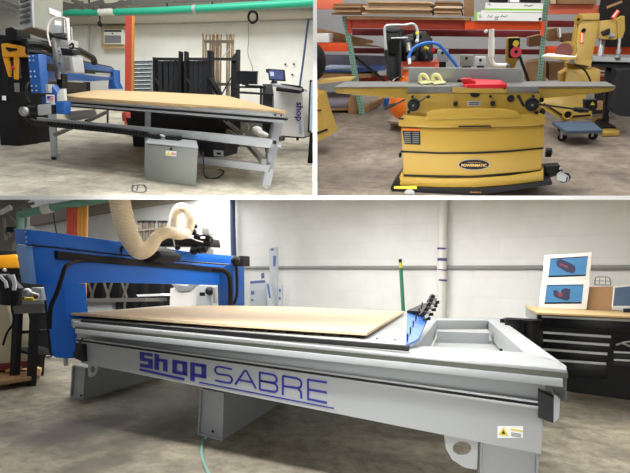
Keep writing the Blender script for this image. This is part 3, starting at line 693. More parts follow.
monitor('upper of two white-framed blue pictures, showing a long engine part', [(544.3, 255.2), (592.2, 252.2), (589.4, 279.6), (542, 281.6)], [(550.3, 258.5), (588, 256), (585.6, 276), (548.3, 277.4)],
        yM + .02, [(556, 261), (560, 258.8), (569, 262.4), (575, 266), (575.6, 270.6), (573, 273.4), (566, 271.6), (557, 266.4)], [(560, 263), (568, 266.4), (568, 268.4), (560, 265)])
one('cardboard_sheet', 'tan cardboard sheet standing behind the white-framed pictures on the tool chest', 'cardboard', CARD, MB().ex([r.Y(x, y, yM + .1) for x, y in [(586, 287), (613, 286.4), (611.6, 310), (584, 309.6)]], (0, .05, 0)), r)
t = Thing('framed_display', 'dark blue screen with a white edge at the right end of the tool chest', 'picture', r, 'framed displays on the tool chest')
t.part('frame', PVC, MB().ex([r.Y(x, y, yM) for x, y in [(613.8, 286.6), (642, 284), (642, 307), (611.4, 307)]], (0, .04, 0))); t.part('picture', mat('slate_blue_picture', (70, 90, 120), .3, var=.5, scale=4), MB().ex([r.Y(x, y, yM - .004) for x, y in [(615, 287.6), (642, 285), (642, 305.6), (613, 305.8)]], (0, .004, 0))); t.done()
m = MB(); c0 = r.Y(602.6, 281, yM + .1)
for s_ in (0, .09): m.tube(smooth_path([c0 + V((-.1, s_, -.055)), c0 + V((-.085, s_, .045)), c0 + V((0, s_, .06)), c0 + V((.085, s_, .045)), c0 + V((.1, s_, -.055))]), .006, 6)
for f_ in (-.095, -.04, .04, .095): m.tube([c0 + V((f_, 0, -.05)), c0 + V((f_ * .9, 0, .05))], .005, 6)
m.tube([c0 + V((-.1, 0, 0)), c0 + V((.1, 0, 0))], .005, 6); m.tube([c0 + V((-.1, 0, -.055)), c0 + V((.1, 0, -.055))], .008, 6); m.tube([c0 + V((-.1, .09, -.055)), c0 + V((.1, .09, -.055))], .008, 6)
one('wire_basket', 'small grey wire cage basket on top of the cardboard sheet by the wall', 'basket', STEEL, m, r)
one('black_box', 'small black box at the right end of the tool chest under the dark screen', 'box', BLACK, MB().ex([r.Y(x, y, yC + .08) for x, y in [(623, 308.6), (642, 308), (642, 318.6), (624, 318)]], (0, .1, 0)), r, bevel=.006)
# black bins behind the open frame
for k, (x, y) in enumerate(((513, 317.5), (531, 318.5))):
    c = r.D(x, y + 2, 6.0); t = Thing('waste_bin', ('black round bin behind the open router frame, left of the two' if not k else 'black round bin hard against the corner of the tool chest'), 'bin', r, 'black bins behind the frame')
    t.part('rim', BLACK, MB().ring(c, (0, 0, 1), .1, .013, u=V((1, 0, 0)))); t.part('drum', BLACKM, MB().tube([V((c.x, c.y, 0)), c], [.08, .098], 20)); t.done()
t = Thing('wall_cabinet', 'low black cabinet standing behind the white open frame', 'cabinet', r)
t.part('body', BLACKM, MB().ex([r.D(x, y, 6.35) for x, y in [(500, 319), (538, 321), (538, 384), (500, 384)]], (0, .5, 0))); t.part('door', BLK2, MB().ex([r.D(x, y, 6.33) for x, y in [(503, 322), (535, 324), (535, 380), (503, 380)]], (0, .015, 0)), bevel=.004); t.done()

# ---- things seen under and behind the gantry
def FP(x, y, d):
    p = r.D(x, y if y is not None else 300, d)
    return V((p.x, p.y, 0)) if y is None else p
def D(pts, d, th=.1): return MB().ex([FP(x, y, d) for x, y in pts], (0, th, 0))
t = Thing('storage_rack', 'black rack with crossed braces seen under the blue gantry', 'rack', r)
for x in (70, 84, 100, 117, 133, 142, 158): t.part('upright', BLACKM, D([(x, 276), (x + 3, 276), (x + 3.4, None), (x + .4, None)], 9.6))
for x in (88, 96, 104, 112, 122, 128): t.part('brace', gm, MB().bar(r.D(x, 282, 9.5), r.D(x + (5 if x % 16 else -5), 298, 9.5), .035, .035))
t.part('back_panel', mat('near_black_panel', (26, 26, 28), .7), D([(78, 276), (170, 276), (170, 312), (78, 312)], 9.9)); t.done()
t = Thing('steel_bench', 'grey steel bench with a pale top beyond the near end of the board', 'bench', r)
t.part('bench_top', gm, D([(64, 298.6), (145, 298), (145, 301.6), (64, 302.6)], 8.6, .5)); t.part('drawer_unit', PAINT2, D([(66, 302.6), (112, 301.8), (112, None), (66, None)], 8.7, .3)); t.part('bench_leg', DARKM, D([(116, 301), (119, 301), (119, None), (116, None)], 8.7)); t.done()
t = Thing('small_cnc_machine', 'white and grey machine enclosure seen under the far end of the gantry', 'machine', r)
t.part('hood', PVC, D([(170, 288), (197, 287), (197, None), (171, None)], 8.8, .4), bevel=.02); t.part('hood_slope', ALU, D([(171, 284), (187, 286), (193, 283), (197, 283), (190, 290.6), (179, 291.4)], 8.75, .1)); cbx = t.part('control_box', PAINT2, D([(197, 285.6), (212, 286), (212, None), (197, None)], 8.7, .3), bevel=.01)
t.part('socket_panel', BLACK, D([(199.6, 292.4), (205, 292.4), (205, 299.8), (199.6, 299.8)], 8.69, .02), parent=cbx); t.part('motor', DARKM, MB().ball(r.D(209.6, 291, 8.6), .08, 10, 6)); t.part('spindle_nose', ALU, MB().cyl(r.D(214.5, 287, 8.6), r.D(216.4, 303, 8.6), .05, 12)); t.done()
one('white_tray', 'thin white tray lying on the dark rack below the gantry', 'tray', PAPER, D([(136, 294.6), (160, 293.6), (166, 295.6), (138, 296.6)], 8.9, .3), r)
t = Thing('roller_bundle', 'bundle of brown steel rollers standing against the wall above the gantry', 'rollers', r)
BRN = mat('brown_grey_steel', (128, 116, 100), .4, .5, var=.15)
dR = 8.2
for x in (141, 147, 152.6, 160.4, 164): t.part('roller', BRN, MB().cyl(r.D(x, 222.6, dR), r.D(x, 262, dR), .042, 12))
t.part('rail', BRN, MB().bar(r.D(137, 230.6, dR - .1), r.D(160, 228.4, dR - .1), .03, .03)); t.part('rail', BRN, MB().bar(r.D(137, 225, dR - .1), r.D(142, 229, dR - .1), .04, .04))
for x in (140.6, 147, 153, 160.6, 164.4): t.part('end_cap', DARKM, MB().cyl(r.D(x, 220.6, dR), r.D(x, 222.8, dR), .055, 12))
t.done()
# near-left machines
t = Thing('milling_machine', 'amber and black milling machine head at the far left behind the gantry', 'machine', r)
t.part('head', BLACKM, D([(-8, 250), (16, 250), (19, 262), (18, 275), (12, 276), (12, None), (-8, None)], 7.2, .5), bevel=.03); t.part('amber_cover', AMBER, D([(-8, 255.6), (14, 254), (18.4, 258), (18, 268), (-8, 268.6)], 7.15, .4), bevel=.03); t.part('lamp', ALU, MB().ball(r.D(4.6, 270, 7.1), .03, 8, 5)); t.done()
t = Thing('dust_collector_hose', 'black and white striped duct end at the left edge beside the gantry', 'duct', r)
dd = 5.6
t.part('duct', BLACK, MB().tube([r.D(-8, 284, dd), r.D(6, 284, dd), r.D(12, 290, dd), r.D(10, 304, dd)], .12, 16)); t.part('stripe', PAPER, MB().tube([r.D(12.6, 275, dd - .1), r.D(14.8, 284, dd - .12), r.D(14, 290, dd - .12)], .022, 8)); t.part('stripe', PAPER, MB().tube([r.D(0, 276, dd - .12), r.D(5.6, 282, dd - .12), r.D(7, 288, dd - .12)], .02, 8)); t.done()
t = Thing('work_table', 'small grey work table with dark legs between the left edge and the gantry column', 'table', r)
dW = 5.8
t.part('table_top', PAINT2, D([(10, 300), (43, 299.6), (43.4, 304), (10, 304.6)], dW, .5), bevel=.01); t.part('apron', gm, D([(12, 304.6), (43, 304), (43, 313), (12, 314)], dW + .02, .04))
for x in (30, 13): t.part('leg', DARKM, D([(x, 305), (x + 5.5, 305), (x + 8, None), (x + 3, None)], dW + .03, .06))
t.part('shelf', DARKM, D([(14, 331), (40, 330), (40, 333), (14, 334)], dW + .1, .4)); t.part('shelf', DARKM, D([(14, 348), (37, 355), (37, 357), (14, 351)], dW + .1, .3)); t.done()
one('yellow_bottle', 'small yellow bottle lying on the grey work table', 'bottle', LABELY, MB().cyl(r.D(25, 299, dW - .02), r.D(34, 299.2, dW - .02), .022, 12), r)
one('angle_grinder', 'silver and red power tool on the grey work table beside the gantry', 'tool', ALU, MB().ball(r.D(27, 293, dW + .1), (.06, .06, .06)).cyl(r.D(27, 293, dW + .1), r.D(38, 296.6, dW + .1), .035, 12), r)
one('red_cap', 'dark red cap beside the yellow bottle on the work table', 'cap', DKRED, MB().ball(r.D(36, 296.4, dW - .05), .03, 10, 6), r)
one('vise', 'grey vise block at the back of the grey work table', 'vise', PAINT2, D([(31, 287), (41, 288), (42.4, 299.6), (33, 299.8)], dW + .25, .15), r, bevel=.012)
t = Thing('floor_dolly', 'low wooden dolly on the concrete at the left edge', 'dolly', r)
t.part('frame', PALLET, MB().ex(fp(r, [(-12, 370), (14, 362.4), (41.6, 368.4), (40, 375), (-12, 383)], .12), (0, 0, -.05)), bevel=.006)
t.part('frame_rail', WOODB, MB().ex(fp(r, [(14, 362), (17, 361.8), (42, 367.6), (40, 369.6)], .135), (0, 0, -.05))); t.part('caster', BLACK, MB().cyl(r.F(35, 375, .03) , r.F(38, 375, .03), .03, 12)); t.part('caster', BLACK, MB().cyl(r.F(5, 381, .03), r.F(8, 381, .03), .03, 12)); t.done()
t = Thing('pedestal_machine', 'cream machine pedestal with a red foot standing on the wooden dolly', 'machine', r)
cr = mat('cream_paint', (206, 196, 164), .5, var=.06); pa = r.F(6, 371.4, .13)
dP = r.dep(pa)
t.part('pedestal', cr, D([(-10, 302), (6, 305), (9, 320), (13, 345), (13.4, 366), (-10, 369)], dP, .25), bevel=.02); t.part('foot', DKRED, D([(-10, 364.4), (12, 362.6), (12.6, 369), (-10, 373)], dP - .05, .3), bevel=.01); t.part('foot_block', mat('ochre_paint', (206, 160, 80), .5), D([(5, 370), (13.6, 367), (14, 369.6), (6, 373)], dP - .08, .1))
t.part('cable', RUBBER, MB().tube(smooth_path([r.D(11, 290, 5.0), r.D(12, 308, 5.0), r.D(13.6, 322, 5.0), r.D(7, 333, 5.0), r.D(3, 345, 5.0)]), .012, 6)); t.done()
t = Thing('tool_cart', 'dark steel cart with pipes and fittings below the work table', 'cart', r)
t.part('shelf', DARKM, D([(14, 338), (36, 337), (36, 339.6), (14, 341)], 6.6, .3)); t.part('post', DARKM, D([(40.6, 316), (43.6, 316), (45, None), (42, None)], 6.4, .06)); t.part('post', DARKM, D([(22, 316), (24, 316), (25, None), (23, None)], 6.6, .06)); t.part('pipe', STEEL, MB().cyl(r.D(14, 350, 6.3), r.D(35, 355.5, 6.3), .03, 10)); t.part('fitting', STEEL, MB().cyl(r.D(20, 344, 6.3), r.D(26, 346, 6.3), .04, 10)); t.part('box', BLACK, D([(15, 332), (23, 331.4), (23, 337), (15, 338)], 6.3, .15)); t.part('back', BLACKM, D([(10, 312), (45, 312), (45, 358), (10, 358)], 7.0, .1)); t.done()
# hose on the floor
one('floor_hose', 'thin teal hose running along the floor from under the middle support', 'hose', HOSET, MB().tube(smooth_path([r.F(205.6, 437.5, .05), r.F(204, 440, .012), r.F(202, 446, .012), r.F(202, 455, .012), r.F(204.4, 464, .012), r.F(209, 474, .012), r.F(216, 486, .012)]), .012, 8), r)
# ================================================================== UPPER LEFT BAY: the smaller blue router
r = A
FLOORA = concrete('pale_concrete', (176, 169, 151), (232, 224, 204), (120, 114, 104), .5, .66)
G2 = lambda p: V((p.x, p.y, 0))
def FP(x, y, d):
    p = r.D(x, y if y is not None else 105, d)
    return V((p.x, p.y, 0)) if y is None else p
def D(pts, d, th=.1): return MB().ex([FP(x, y, d) for x, y in pts], (0, th, 0))
fa, fb = r.F(-40, 91), r.F(345, 123.5)
wa = r.vplane(fa, fb)
m = MB().ex([r.F(-60, 230), r.F(340, 230), r.F(345, 150), fb, fa, r.F(-60, 105)], (0, 0, -.08)); setting('floor_upper_left', FLOORA, m, r)
wall_obj('wall_back_upper_left', r, fa, fb, 8, blockwall('white_block_wall_two', (238, 238, 232), 1.6, .62, .93))
lw = r.F(-40, 180)
wall_obj('wall_left_upper_left', r, r.D(-30, 120, 9) * 1 - V((0, 0, r.D(-30, 120, 9).z)), fa, 8, WLEFT)
# soffit beam and ceiling strip
setting('trim_upper_left', TAUPE, MB().ex(wp(r, [(40, 17), (80, 16.6), (160, 15.2), (240, 11.4), (330, 7), (330, 17.2), (240, 20.6), (160, 22.8), (80, 24), (40, 25)], wa, .5), -wa[1] * .45), r)
setting('ceiling_upper_left', mat('beige_roof_deck', (176, 170, 156), .7, var=.12), MB().ex(wp(r, [(-40, -40), (330, -40), (330, -1), (200, 1.6), (120, 3.2), (-40, 4)], wa, .9), -wa[1] * .1), r)
jm = mat('joist_grey', (92, 92, 88), .6, .3, var=.2)
k = 0
for q in ([(60, 3), (84, 8)], [(84, 7), (104, 1)], [(62, 9), (84, 3)], [(100, 7), (132, 2)], [(72, 0), (96, 9)], [(112, 8), (124, 0)], [(-4, 4), (18, 12)], [(0, 0), (20, 8)], [(126, 2), (312, -3)], [(60, 6), (126, 5)]):
    k += 1
    one('ceiling_truss', 'dark steel ceiling truss member under the roof above the green pipe', 'truss', jm, MB().bar(r.D(*q[0], 11.6 + .13 * k), r.D(*q[1], 11.6 + .13 * k), .07, .09), r, group='roof truss members')
t = Thing('green_sprinkler_pipe', 'bright green overhead pipe with a white coupling running along the block wall', 'pipe', r)
PW = 1.1
def pw(x, y): return r.W(x, y, wa, PW)
rad_ = r.dep(pw(200, 9)) * 3.45 / FX
t.part('pipe', GREENP, MB().tube([pw(58, 12.8), pw(110, 12.2), pw(160, 10.6), pw(240, 6.4), pw(330, 1.4)], rad_, 16)); t.part('coupling', mat('grubby_white', (206, 204, 196), .6), MB().tube([pw(100, 12.3), pw(115, 12.1)], rad_ * 1.07, 16)); t.part('joint_ring', ALU, MB().tube([pw(194, 8.9), pw(197, 8.8)], rad_ * 1.18, 16))
for x in (89, 167, 212): t.part('hanger', DARKM, MB().tube([pw(x, -1), pw(x + .2, 12 - (x > 160) * 3)], .03, 6))
t.done()
one('drop_conduit', 'thin grey conduit hanging down the wall to the left of the air conditioner', 'conduit', mat('conduit_grey', (150, 150, 146), .5), MB().tube([r.W(89.4, 15, wa, .3), r.W(89, 52, wa, .3)], .05, 6), r)
t = Thing('wall_lamp', 'small dark lamp fitting hanging above the corner of the air conditioner frame', 'lamp', r)
t.part('rod', DARKM, MB().tube([r.W(100, 14, wa, .5), r.W(100, 22, wa, .5)], .03, 6)); t.part('housing', DARKM, MB().ball(r.W(100, 24, wa, .5), .1, 10, 6)); t.part('bulb', ALU, MB().ball(r.W(99.4, 26.6, wa, .5), .06, 8, 5)); t.done()
# air conditioner
t = Thing('air_conditioner', 'white window air conditioner set in a tan wooden frame on the block wall', 'air conditioner', r)
fr = MB()
for q in ([(101, 26.5), (123.6, 25.6), (123.6, 29), (101, 29.6)], [(101, 44.4), (123.6, 44), (123.6, 48.4), (101, 48.6)], [(101, 29.6), (103.6, 29.5), (103.6, 44.4), (101, 44.4)], [(122, 29), (123.6, 29), (123.6, 44), (122, 44)]): fr.ex(wp(r, q, wa, .25), -wa[1] * .24)
t.part('wooden_frame', mat('tan_wood_frame', (186, 160, 124), .7, var=.1), fr); k = t.part('casing', PVC, MB().ex(wp(r, rect(103.6, 29.4, 122, 44.2), wa, .35), -wa[1] * .3), bevel=.02)
t.part('air_slot', BLACK, MB().ex(wp(r, rect(104.2, 30, 121.4, 31.8), wa, .36), -wa[1] * .02), parent=k); t.part('grille', mat('grille_grey', (140, 142, 150), .6, var=.1), MB().ex(wp(r, rect(104.4, 35.4, 120.8, 43), wa, .36), -wa[1] * .02), parent=k)
g_ = MB()
for i in range(9): g_.ex(wp(r, rect(104.4, 35.9 + i * .8, 120.8, 36.15 + i * .8), wa, .375), -wa[1] * .01)
t.part('louver', PAINT, g_, parent=k); t.part('knob', BLACK, MB().ball(r.W(112.4, 33.4, wa, .37), .03, 8, 5), parent=k); t.done()
# stored uprights
for (x, w_, mm, lb) in ((125.4, 5.4, REDP, 'red-brown steel upright standing against the wall right of the air conditioner'), (130.6, 3.2, GOLD, 'mustard steel upright standing tight against the right side of the red-brown one')):
    top = 15.6; d = 12.2 if w_ > 4 else 12.7
    one('steel_upright', lb, 'post', mm, MB().ex([r.D(x, top, d), r.D(x + w_, top, d), r.D(x + w_ - 2.2, 90, d), r.D(x - 2.2, 90, d)][:2] + [G2(r.D(x + w_ - 2.6, 105, d)), G2(r.D(x - 2.6, 105, d))], (0, .04, 0)), r)
t = Thing('wire_grid_panel', 'grey wire grid panel leaning on the wall left of the black rack', 'grid panel', r)
dg = 13.2; gm_ = mat('galvanised_wire', (128, 136, 138), .45, .5)
t.part('backing', mat('grey_sheet', (128, 134, 136), .6), D([(132.6, 60.6), (152, 60.2), (151, None), (130.6, None)], dg + .2, .04))
wv = MB()
for i in range(15): wv.tube([r.D(133 + i * 1.35, 60.6, dg), r.D(131.4 + i * 1.38, 96, dg)], .02, 4)
for i in range(9): wv.tube([r.D(132.8 - i * .25, 61 + i * 4, dg - .02), r.D(152 - i * .15, 60.6 + i * 4, dg - .02)], .018, 4)
t.part('wire_mesh', gm_, wv); t.done()
# black storage rack
t = Thing('storage_rack', 'long black rack of dark upright panels against the white block wall', 'rack', r)
dk = 11.4
for x, top in ((152.5, 57), (178.4, 51), (184, 51), (207, 50), (209.6, 50.4), (235.6, 50)):
    t.part('upright', BLACKM, D([(x, top), (x + 2.2, top + (.8 if x < 230 else -.6)), (x + 1.6, None), (x - .6, None)], dk, .12))
for x0_, x1_ in ((153, 180), (184, 209), (210, 236)):
    t.part('rail', BLACKM, D([(x0_, 57.4), (x1_, 57.8), (x1_, 60.6), (x0_, 60.2)], dk + .02, .08))
    for q in (((x0_ + 2, 78), (x0_ + 12, 94)), ((x0_ + 22, 76), (x0_ + 12, 94))): t.part('brace', DARKM, MB().bar(r.D(*q[0], dk - .08), r.D(*q[1], dk - .08), .035, .02))
for x in (157, 163.5, 169, 174, 188.6, 193.4, 198.4, 203): t.part('panel', mat('charcoal_panel', (44, 46, 50), .6, var=.2), D([(x, 60.6), (x + 4.2, 60.8), (x + 3.6, None), (x - .8, None)], dk + .2, .1))
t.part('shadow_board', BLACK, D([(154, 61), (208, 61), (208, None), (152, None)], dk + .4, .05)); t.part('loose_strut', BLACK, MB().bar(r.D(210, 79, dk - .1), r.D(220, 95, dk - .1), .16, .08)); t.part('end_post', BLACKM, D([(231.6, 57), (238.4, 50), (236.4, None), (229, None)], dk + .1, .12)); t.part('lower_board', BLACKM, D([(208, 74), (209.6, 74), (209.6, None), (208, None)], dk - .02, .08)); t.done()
t = Thing('roller_bundle', 'bundle of brown steel rollers on end behind the right end of the black rack', 'rollers', r)
BRN2 = mat('bronze_steel', (150, 132, 108), .32, .6, var=.2); dR = 12.3
for x, w_ in ((204.6, 2.2), (211.4, 2.0), (215.4, 1.8), (219.6, 2.2), (228.4, 2.0), (232.8, 1.6)):
    c0, c1 = r.D(x, 34.6, dR), G2(r.D(x - 1.4, 105, dR)); t.part('roller', BRN2, MB().cyl(c0, c1, w_ * dR / FX, 12)); t.part('end_cap', BRN, MB().cyl(r.D(x, 33.8, dR), r.D(x, 36.4, dR), w_ * 1.15 * dR / FX, 12))
for y in (41.4, 84): t.part('cross_rail', BRN, MB().bar(r.D(204, y, dR - .15), r.D(234, y + .4, dR - .15), .05, .07))
t.part('diagonal', ALU, MB().bar(r.D(222, 58, dR - .2), r.D(232, 46, dR - .2), .02, .02)); t.done()
# coil of cable, wire and blue line
one('cable_coil', 'coiled black cable hung on the beam above the two monitors', 'cable', RUBBER, MB().ring(r.W(252.8, 17, wa, .75), wa[1], .17, .035, u=V((0, 0, 1)), ry=.17).ring(r.W(252.8, 17, wa, .82), wa[1], .155, .03, u=V((0, 0, 1)), ry=.165), r)
one('hanging_wire', 'thin grey wire hanging down the wall from the coiled cable', 'wire', mat('thin_grey_wire', (140, 140, 134), .6), MB().tube(smooth_path([r.W(248.4, 23, wa, .3), r.W(248.6, 40, wa, .2), r.W(248, 54, wa, .2), r.W(252.4, 68, wa, .2), r.W(253, 80, wa, .2)]), .014, 5), r)
one('air_line', 'dark blue air line running down the white wall at the right of the monitors', 'pipe', mat('dark_blue_line', (62, 78, 116), .5), MB().tube(smooth_path([r.W(318, 12, wa, .5), r.W(309.8, 17, wa, .35), r.W(308, 23, wa, .25), r.W(303.6, 58, wa, .25), r.W(299.6, 88, wa, .25), r.W(298.6, 100, wa, .25)]), .036, 8), r)
for i, (x, y) in enumerate(((285.2, 64.4), (293.8, 64.2), (292.2, 74.6))): one('wall_plug', ['upper left', 'upper right', 'lower'][i] + ' small dark plug on the wall right of the monitor', 'plug', DARKM, MB().ball(r.W(x, y, wa, .05), .035, 8, 5), r)
# desk with first monitor
t = Thing('computer_desk', 'dark metal desk frame behind the right end of the wooden board', 'desk', r)
dd = 9.6
t.part('desk_top', BLACKM, D([(236, 86), (263, 86.4), (263, 88.4), (236, 88)], dd, .5)); t.part('shelf', BLACKM, D([(237, 91.4), (277, 94.4), (277, 95.8), (237, 93.4)], dd - .1, .3))
for x in (236.6, 260): t.part('leg', DARKM, D([(x, 86), (x + 1.3, 86), (x + .6, None), (x - .7, None)], dd, .05))
t.part('side_cabinet', mat('dark_grey_cabinet', (84, 86, 88), .5), D([(262.6, 84), (272.6, 84), (272.6, None), (262, None)], dd + .1, .5)); t.done()
t = Thing('monitor', 'black flat monitor switched off on the dark desk by the rack', 'monitor', r, 'computer monitors')
t.part('screen', GLASS, D([(236.4, 71), (257, 71.6), (256.6, 84.4), (236, 84)], dd + .15, .05)); t.part('bezel', BLACK, D([(236, 70.6), (257.4, 71.2), (257, 72.2), (236, 71.6)], dd + .14, .06)); t.part('stand', BLACK, D([(243, 84), (247, 84), (249, 85.2), (241, 85.2)], dd + .16, .05)); t.done()
one('keyboard', 'small black keyboard on the dark desk in front of the switched-off monitor', 'keyboard', BLACK, D([(245, 84.8), (261, 85.4), (262, 86.4), (245, 86.2)], dd - .05, .04), r)
# kiosk with second monitor
dk2 = 9.0
t = Thing('machine_kiosk', 'white machine cabinet with vertical navy lettering at the right of the bay', 'cabinet', r)
kp = r.vplane(r.D(272, 137, dk2), r.D(302, 140, dk2))
t.part('body', PVC, MB().ex([FP(273.4, 92, dk2), FP(303, 96, dk2), r.D(303.6, 137.5, dk2), r.D(274, 135, dk2)], (0, .5, 0)), bevel=.02)
t.part('upper_body', PVC, MB().ex([FP(272.4, 84.6, dk2), FP(302, 90, dk2), FP(302.6, 96.6, dk2), FP(273.4, 92.4, dk2)], (0, .5, 0)))
t.part('key_tray', PAINT, MB().ex(dp(r, [(272.6, 84.2, dk2 - .5), (301, 88, dk2 - .5), (307, 89.6, dk2), (278, 83, dk2)]), (0, 0, -.04))); t.part('tray_lip', BLACK, MB().ex(dp(r, [(279, 85.4, dk2 - .45), (304, 88.6, dk2 - .4), (300, 90.8, dk2 - .5), (276, 88, dk2 - .52)]), (0, 0, -.05)))
LK = MB(); TXT = lambda x, y, d: r.D(299.4 + y * 1.0, 111.6 + x * 1.0, dk2 - .02 - d)
LK.text('shop', TXT, 9.5, .004, 1.05, .02); t.part('lettering', NAVY, LK, label='navy vertical lettering'); LK2 = MB(); LK2.text('SABRE', lambda x, y, d: r.D(300.2 + y, 127.5 + x, dk2 - .02 - d), 4.6, .004, 1.0); t.part('lettering', mat('pale_blue_lettering', (120, 150, 200), .5), LK2)
for x in (281, 296.4): t.part('caster', BLACK, MB().cyl(r.D(x, 138, dk2 + .1), r.D(x + 2.4, 138.2, dk2 + .1), .045, 12))
t.part('base', BLACK, MB().ex([r.D(274, 134.6, dk2 + .03), r.D(303.4, 137, dk2 + .03), r.D(303.4, 138.4, dk2 + .03), r.D(277, 137, dk2 + .03)], (0, .4, 0))); t.done()
t = Thing('monitor', 'lit monitor showing a blue program window on the white machine cabinet', 'monitor', r, 'computer monitors')
dm = dk2 + .15
sc_ = t.part('bezel', BLACK, D([(267.4, 68.6), (284, 69.8), (285, 81.4), (269, 80.4)], dm, .05), bevel=.008); t.part('screen', mat('lit_blue_screen', (62, 72, 120), .2, var=.3, scale=12, emit=.35), D([(268.8, 70), (282.8, 71), (283.6, 79.8), (270, 79)], dm - .01, .01), parent=sc_)
t.part('program_window', mat('lit_pale_window', (168, 182, 214), .3, emit=.4), D([(269.8, 71.6), (273.6, 71.9), (274, 76), (270.4, 75.8)], dm - .015, .005), parent=sc_); t.part('stand', BLACK, D([(272, 80.6), (276, 81), (277, 84), (270, 83.6)], dm + .02, .05)); t.part('mount', BLACK, D([(265.4, 69.6), (267.4, 68.8), (268, 73), (266.4, 72.6)], dm + .02, .05)); t.done()
one('keyboard', 'grey keyboard lying on the sloping tray of the white machine cabinet', 'keyboard', DARKM, MB().ex(dp(r, [(281, 84.6, dk2 - .46), (300, 87, dk2 - .46), (303, 88.4, dk2 - .3), (284, 85.4, dk2 - .3)]), (0, 0, .02)), r)
t = Thing('glass_door_frame', 'dark-framed pale glass panel standing at the right edge of the bay', 'panel', r)
t.part('post', BLACK, D([(309.6, 80), (311, 80), (309.4, 132.6), (307.6, 132.4)], 7.6, .08)); t.part('glass', mat('pale_blue_glass', (176, 198, 214), .1), D([(311, 82), (322, 82), (322, 131), (309.4, 130.6)], 7.6, .03)); t.part('lower_post', BLACK, D([(309.8, 132.6), (322, 133), (322, None), (309.6, None)], 7.62, .06)); t.done()

# ------------------------------------------------------------------ the router
zt = .92
PA = r.vplane(r.F(62, 96.6, zt), r.F(286, 112.3, zt)); nA = PA[1]
wA = r.F(226, 95.4, zt) - r.F(286, 111.2, zt); wA.z = 0; wA.normalize()
t = Thing('cnc_router', 'silver-framed router table with wooden bed and blue gantry, grey control box in front', 'router', r)
brd = t.part('spoilboard', WOODB, MB().ex(fp(r, [(62, 95), (96, 90), (160, 92), (226, 95.4), (286, 111.2), (240, 107.6), (160, 102.4), (80, 97.3)], zt + .02), (0, 0, -.02)))
t.part('lower_board', WOODB, MB().ex(fp(r, [(62, 96), (96, 91), (160, 93), (226, 96.4), (285.4, 112.3), (240, 108.8), (160, 103.7), (80, 98.5)], zt), (0, 0, -.025)))
def st(ya, yb, yc, yd, off, th, xl=62, xr=285.6): return MB().ex(wp(r, [(xl, ya), (xr, yb), (xr, yd), (xl, yc)], PA, off), -nA * th)
t.part('bed_rail', ALU, st(97.6, 112.6, 101.6, 118.4, .0, .12), bevel=.006); t.part('rail_groove', BLACK, st(101.6, 118.4, 102.8, 120.2, .02, .06, 62, 286)); t.part('lower_rail', PAINT2, st(102.8, 120, 104.8, 123, -.02, .1, 62, 284.6), bevel=.005)
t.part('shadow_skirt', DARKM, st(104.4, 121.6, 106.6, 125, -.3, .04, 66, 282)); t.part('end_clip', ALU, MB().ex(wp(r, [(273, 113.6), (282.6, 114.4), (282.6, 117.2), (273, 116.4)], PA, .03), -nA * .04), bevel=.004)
for x in (275, 281): t.part('clip_bolt', BLACK, MB().ball(r.W(x, 115 + (x - 275) * .08, PA, .035), .012, 8, 5))
# chain tray and chain
t.part('chain_tray', PAINT, MB().ex(wp(r, [(36, 117.4), (150, 127.8), (240, 136), (273, 139.6), (270, 148.2), (240, 144.6), (150, 134), (40, 123.4)], PA, .16), -nA * .07), bevel=.004)
ch = MB(); cp = smooth_path([r.W(27, 112, PA, .34), r.W(28, 118, PA, .3), r.W(33, 121.6, PA, .27), r.W(44, 123.6, PA, .26), r.W(80, 127, PA, .26), r.W(120, 131, PA, .26), r.W(147, 134.6, PA, .26)], 6)
ch.tube(cp, .04, 6); kc = t.part('cable_chain', BLACKM, ch)
lk = MB()
for i in range(30):
    x = 46 + i * 3.4; lk.ex(wp(r, [(x, 121.4 + (x - 44) * .107), (x + 1.9, 121.6 + (x - 44) * .107), (x + 1.3, 124.2 + (x - 44) * .107), (x - .6, 124 + (x - 44) * .107)], PA, .31), -nA * .05)
t.part('chain_links', BLACK, lk, parent=kc, kind='stuff')
# legs
def leg(pxb, ptop, w_, dpt, name='leg', mt=PAINT):
    """box leg from its floor pixels up to the bed"""
    b0, b1 = r.F(*pxb[0]), r.F(*pxb[1]); dl = r.dep(b0); t0, t1 = r.D(*ptop[0], dl), r.D(*ptop[1], dl)
    bk = wA * dpt
    return t.part(name, mt, MB().loft([b0, b1, b1 + bk, b0 + bk], [t0, t1, t1 + bk, t0 + bk]), bevel=.004)
leg([(51.4, 157.6), (57, 157.9)], [(47.6, 112), (55.6, 112.6)], 0, .1); t.part('levelling_foot', DARKM, MB().cyl(r.F(54, 159.4), r.F(54, 159.4) + V((0, 0, .04)), .035, 10))
k_ = leg([(262.4, 186), (270.6, 186.8)], [(274.6, 119), (284, 120)], 0, .14); t.part('levelling_foot', ALU, MB().cyl(r.F(266.6, 189.6), r.F(266.6, 189.6) + V((0, 0, .05)), .03, 10))
leg([(144.4, 172), (150, 172.4)], [(145.2, 110), (151, 110.6)], 0, .1)
leg([(106.6, 123), (108.6, 123)], [(106.4, 103), (108.8, 103)], 0, .1, mt=DARKM); leg([(224, 138), (228, 138)], [(226, 103), (230, 103)], 0, .1, mt=GREYP)
t.part('side_brace', GREYP, MB().bar(r.D(55, 134.6, 7.0), r.D(74, 126.8, 8.6), .05, .05)); t.part('side_brace', DARKM, MB().bar(r.D(86, 121.6, 8.8), r.D(107, 112, 10.6), .05, .06)); t.part('side_brace', GREYP, MB().bar(r.D(264, 162, 5.9), r.D(249, 145.4, 7.2), .06, .07)); t.part('back_brace', GREYP, MB().bar(r.D(228, 131, 7.6), r.D(249, 145.4, 7.2), .06, .06))
t.part('stretcher', PAINT, MB().ex(wp(r, [(198, 157.4), (270, 164.8), (268, 172.2), (198, 163.6)], PA, -.02), -nA * .1), bevel=.004)
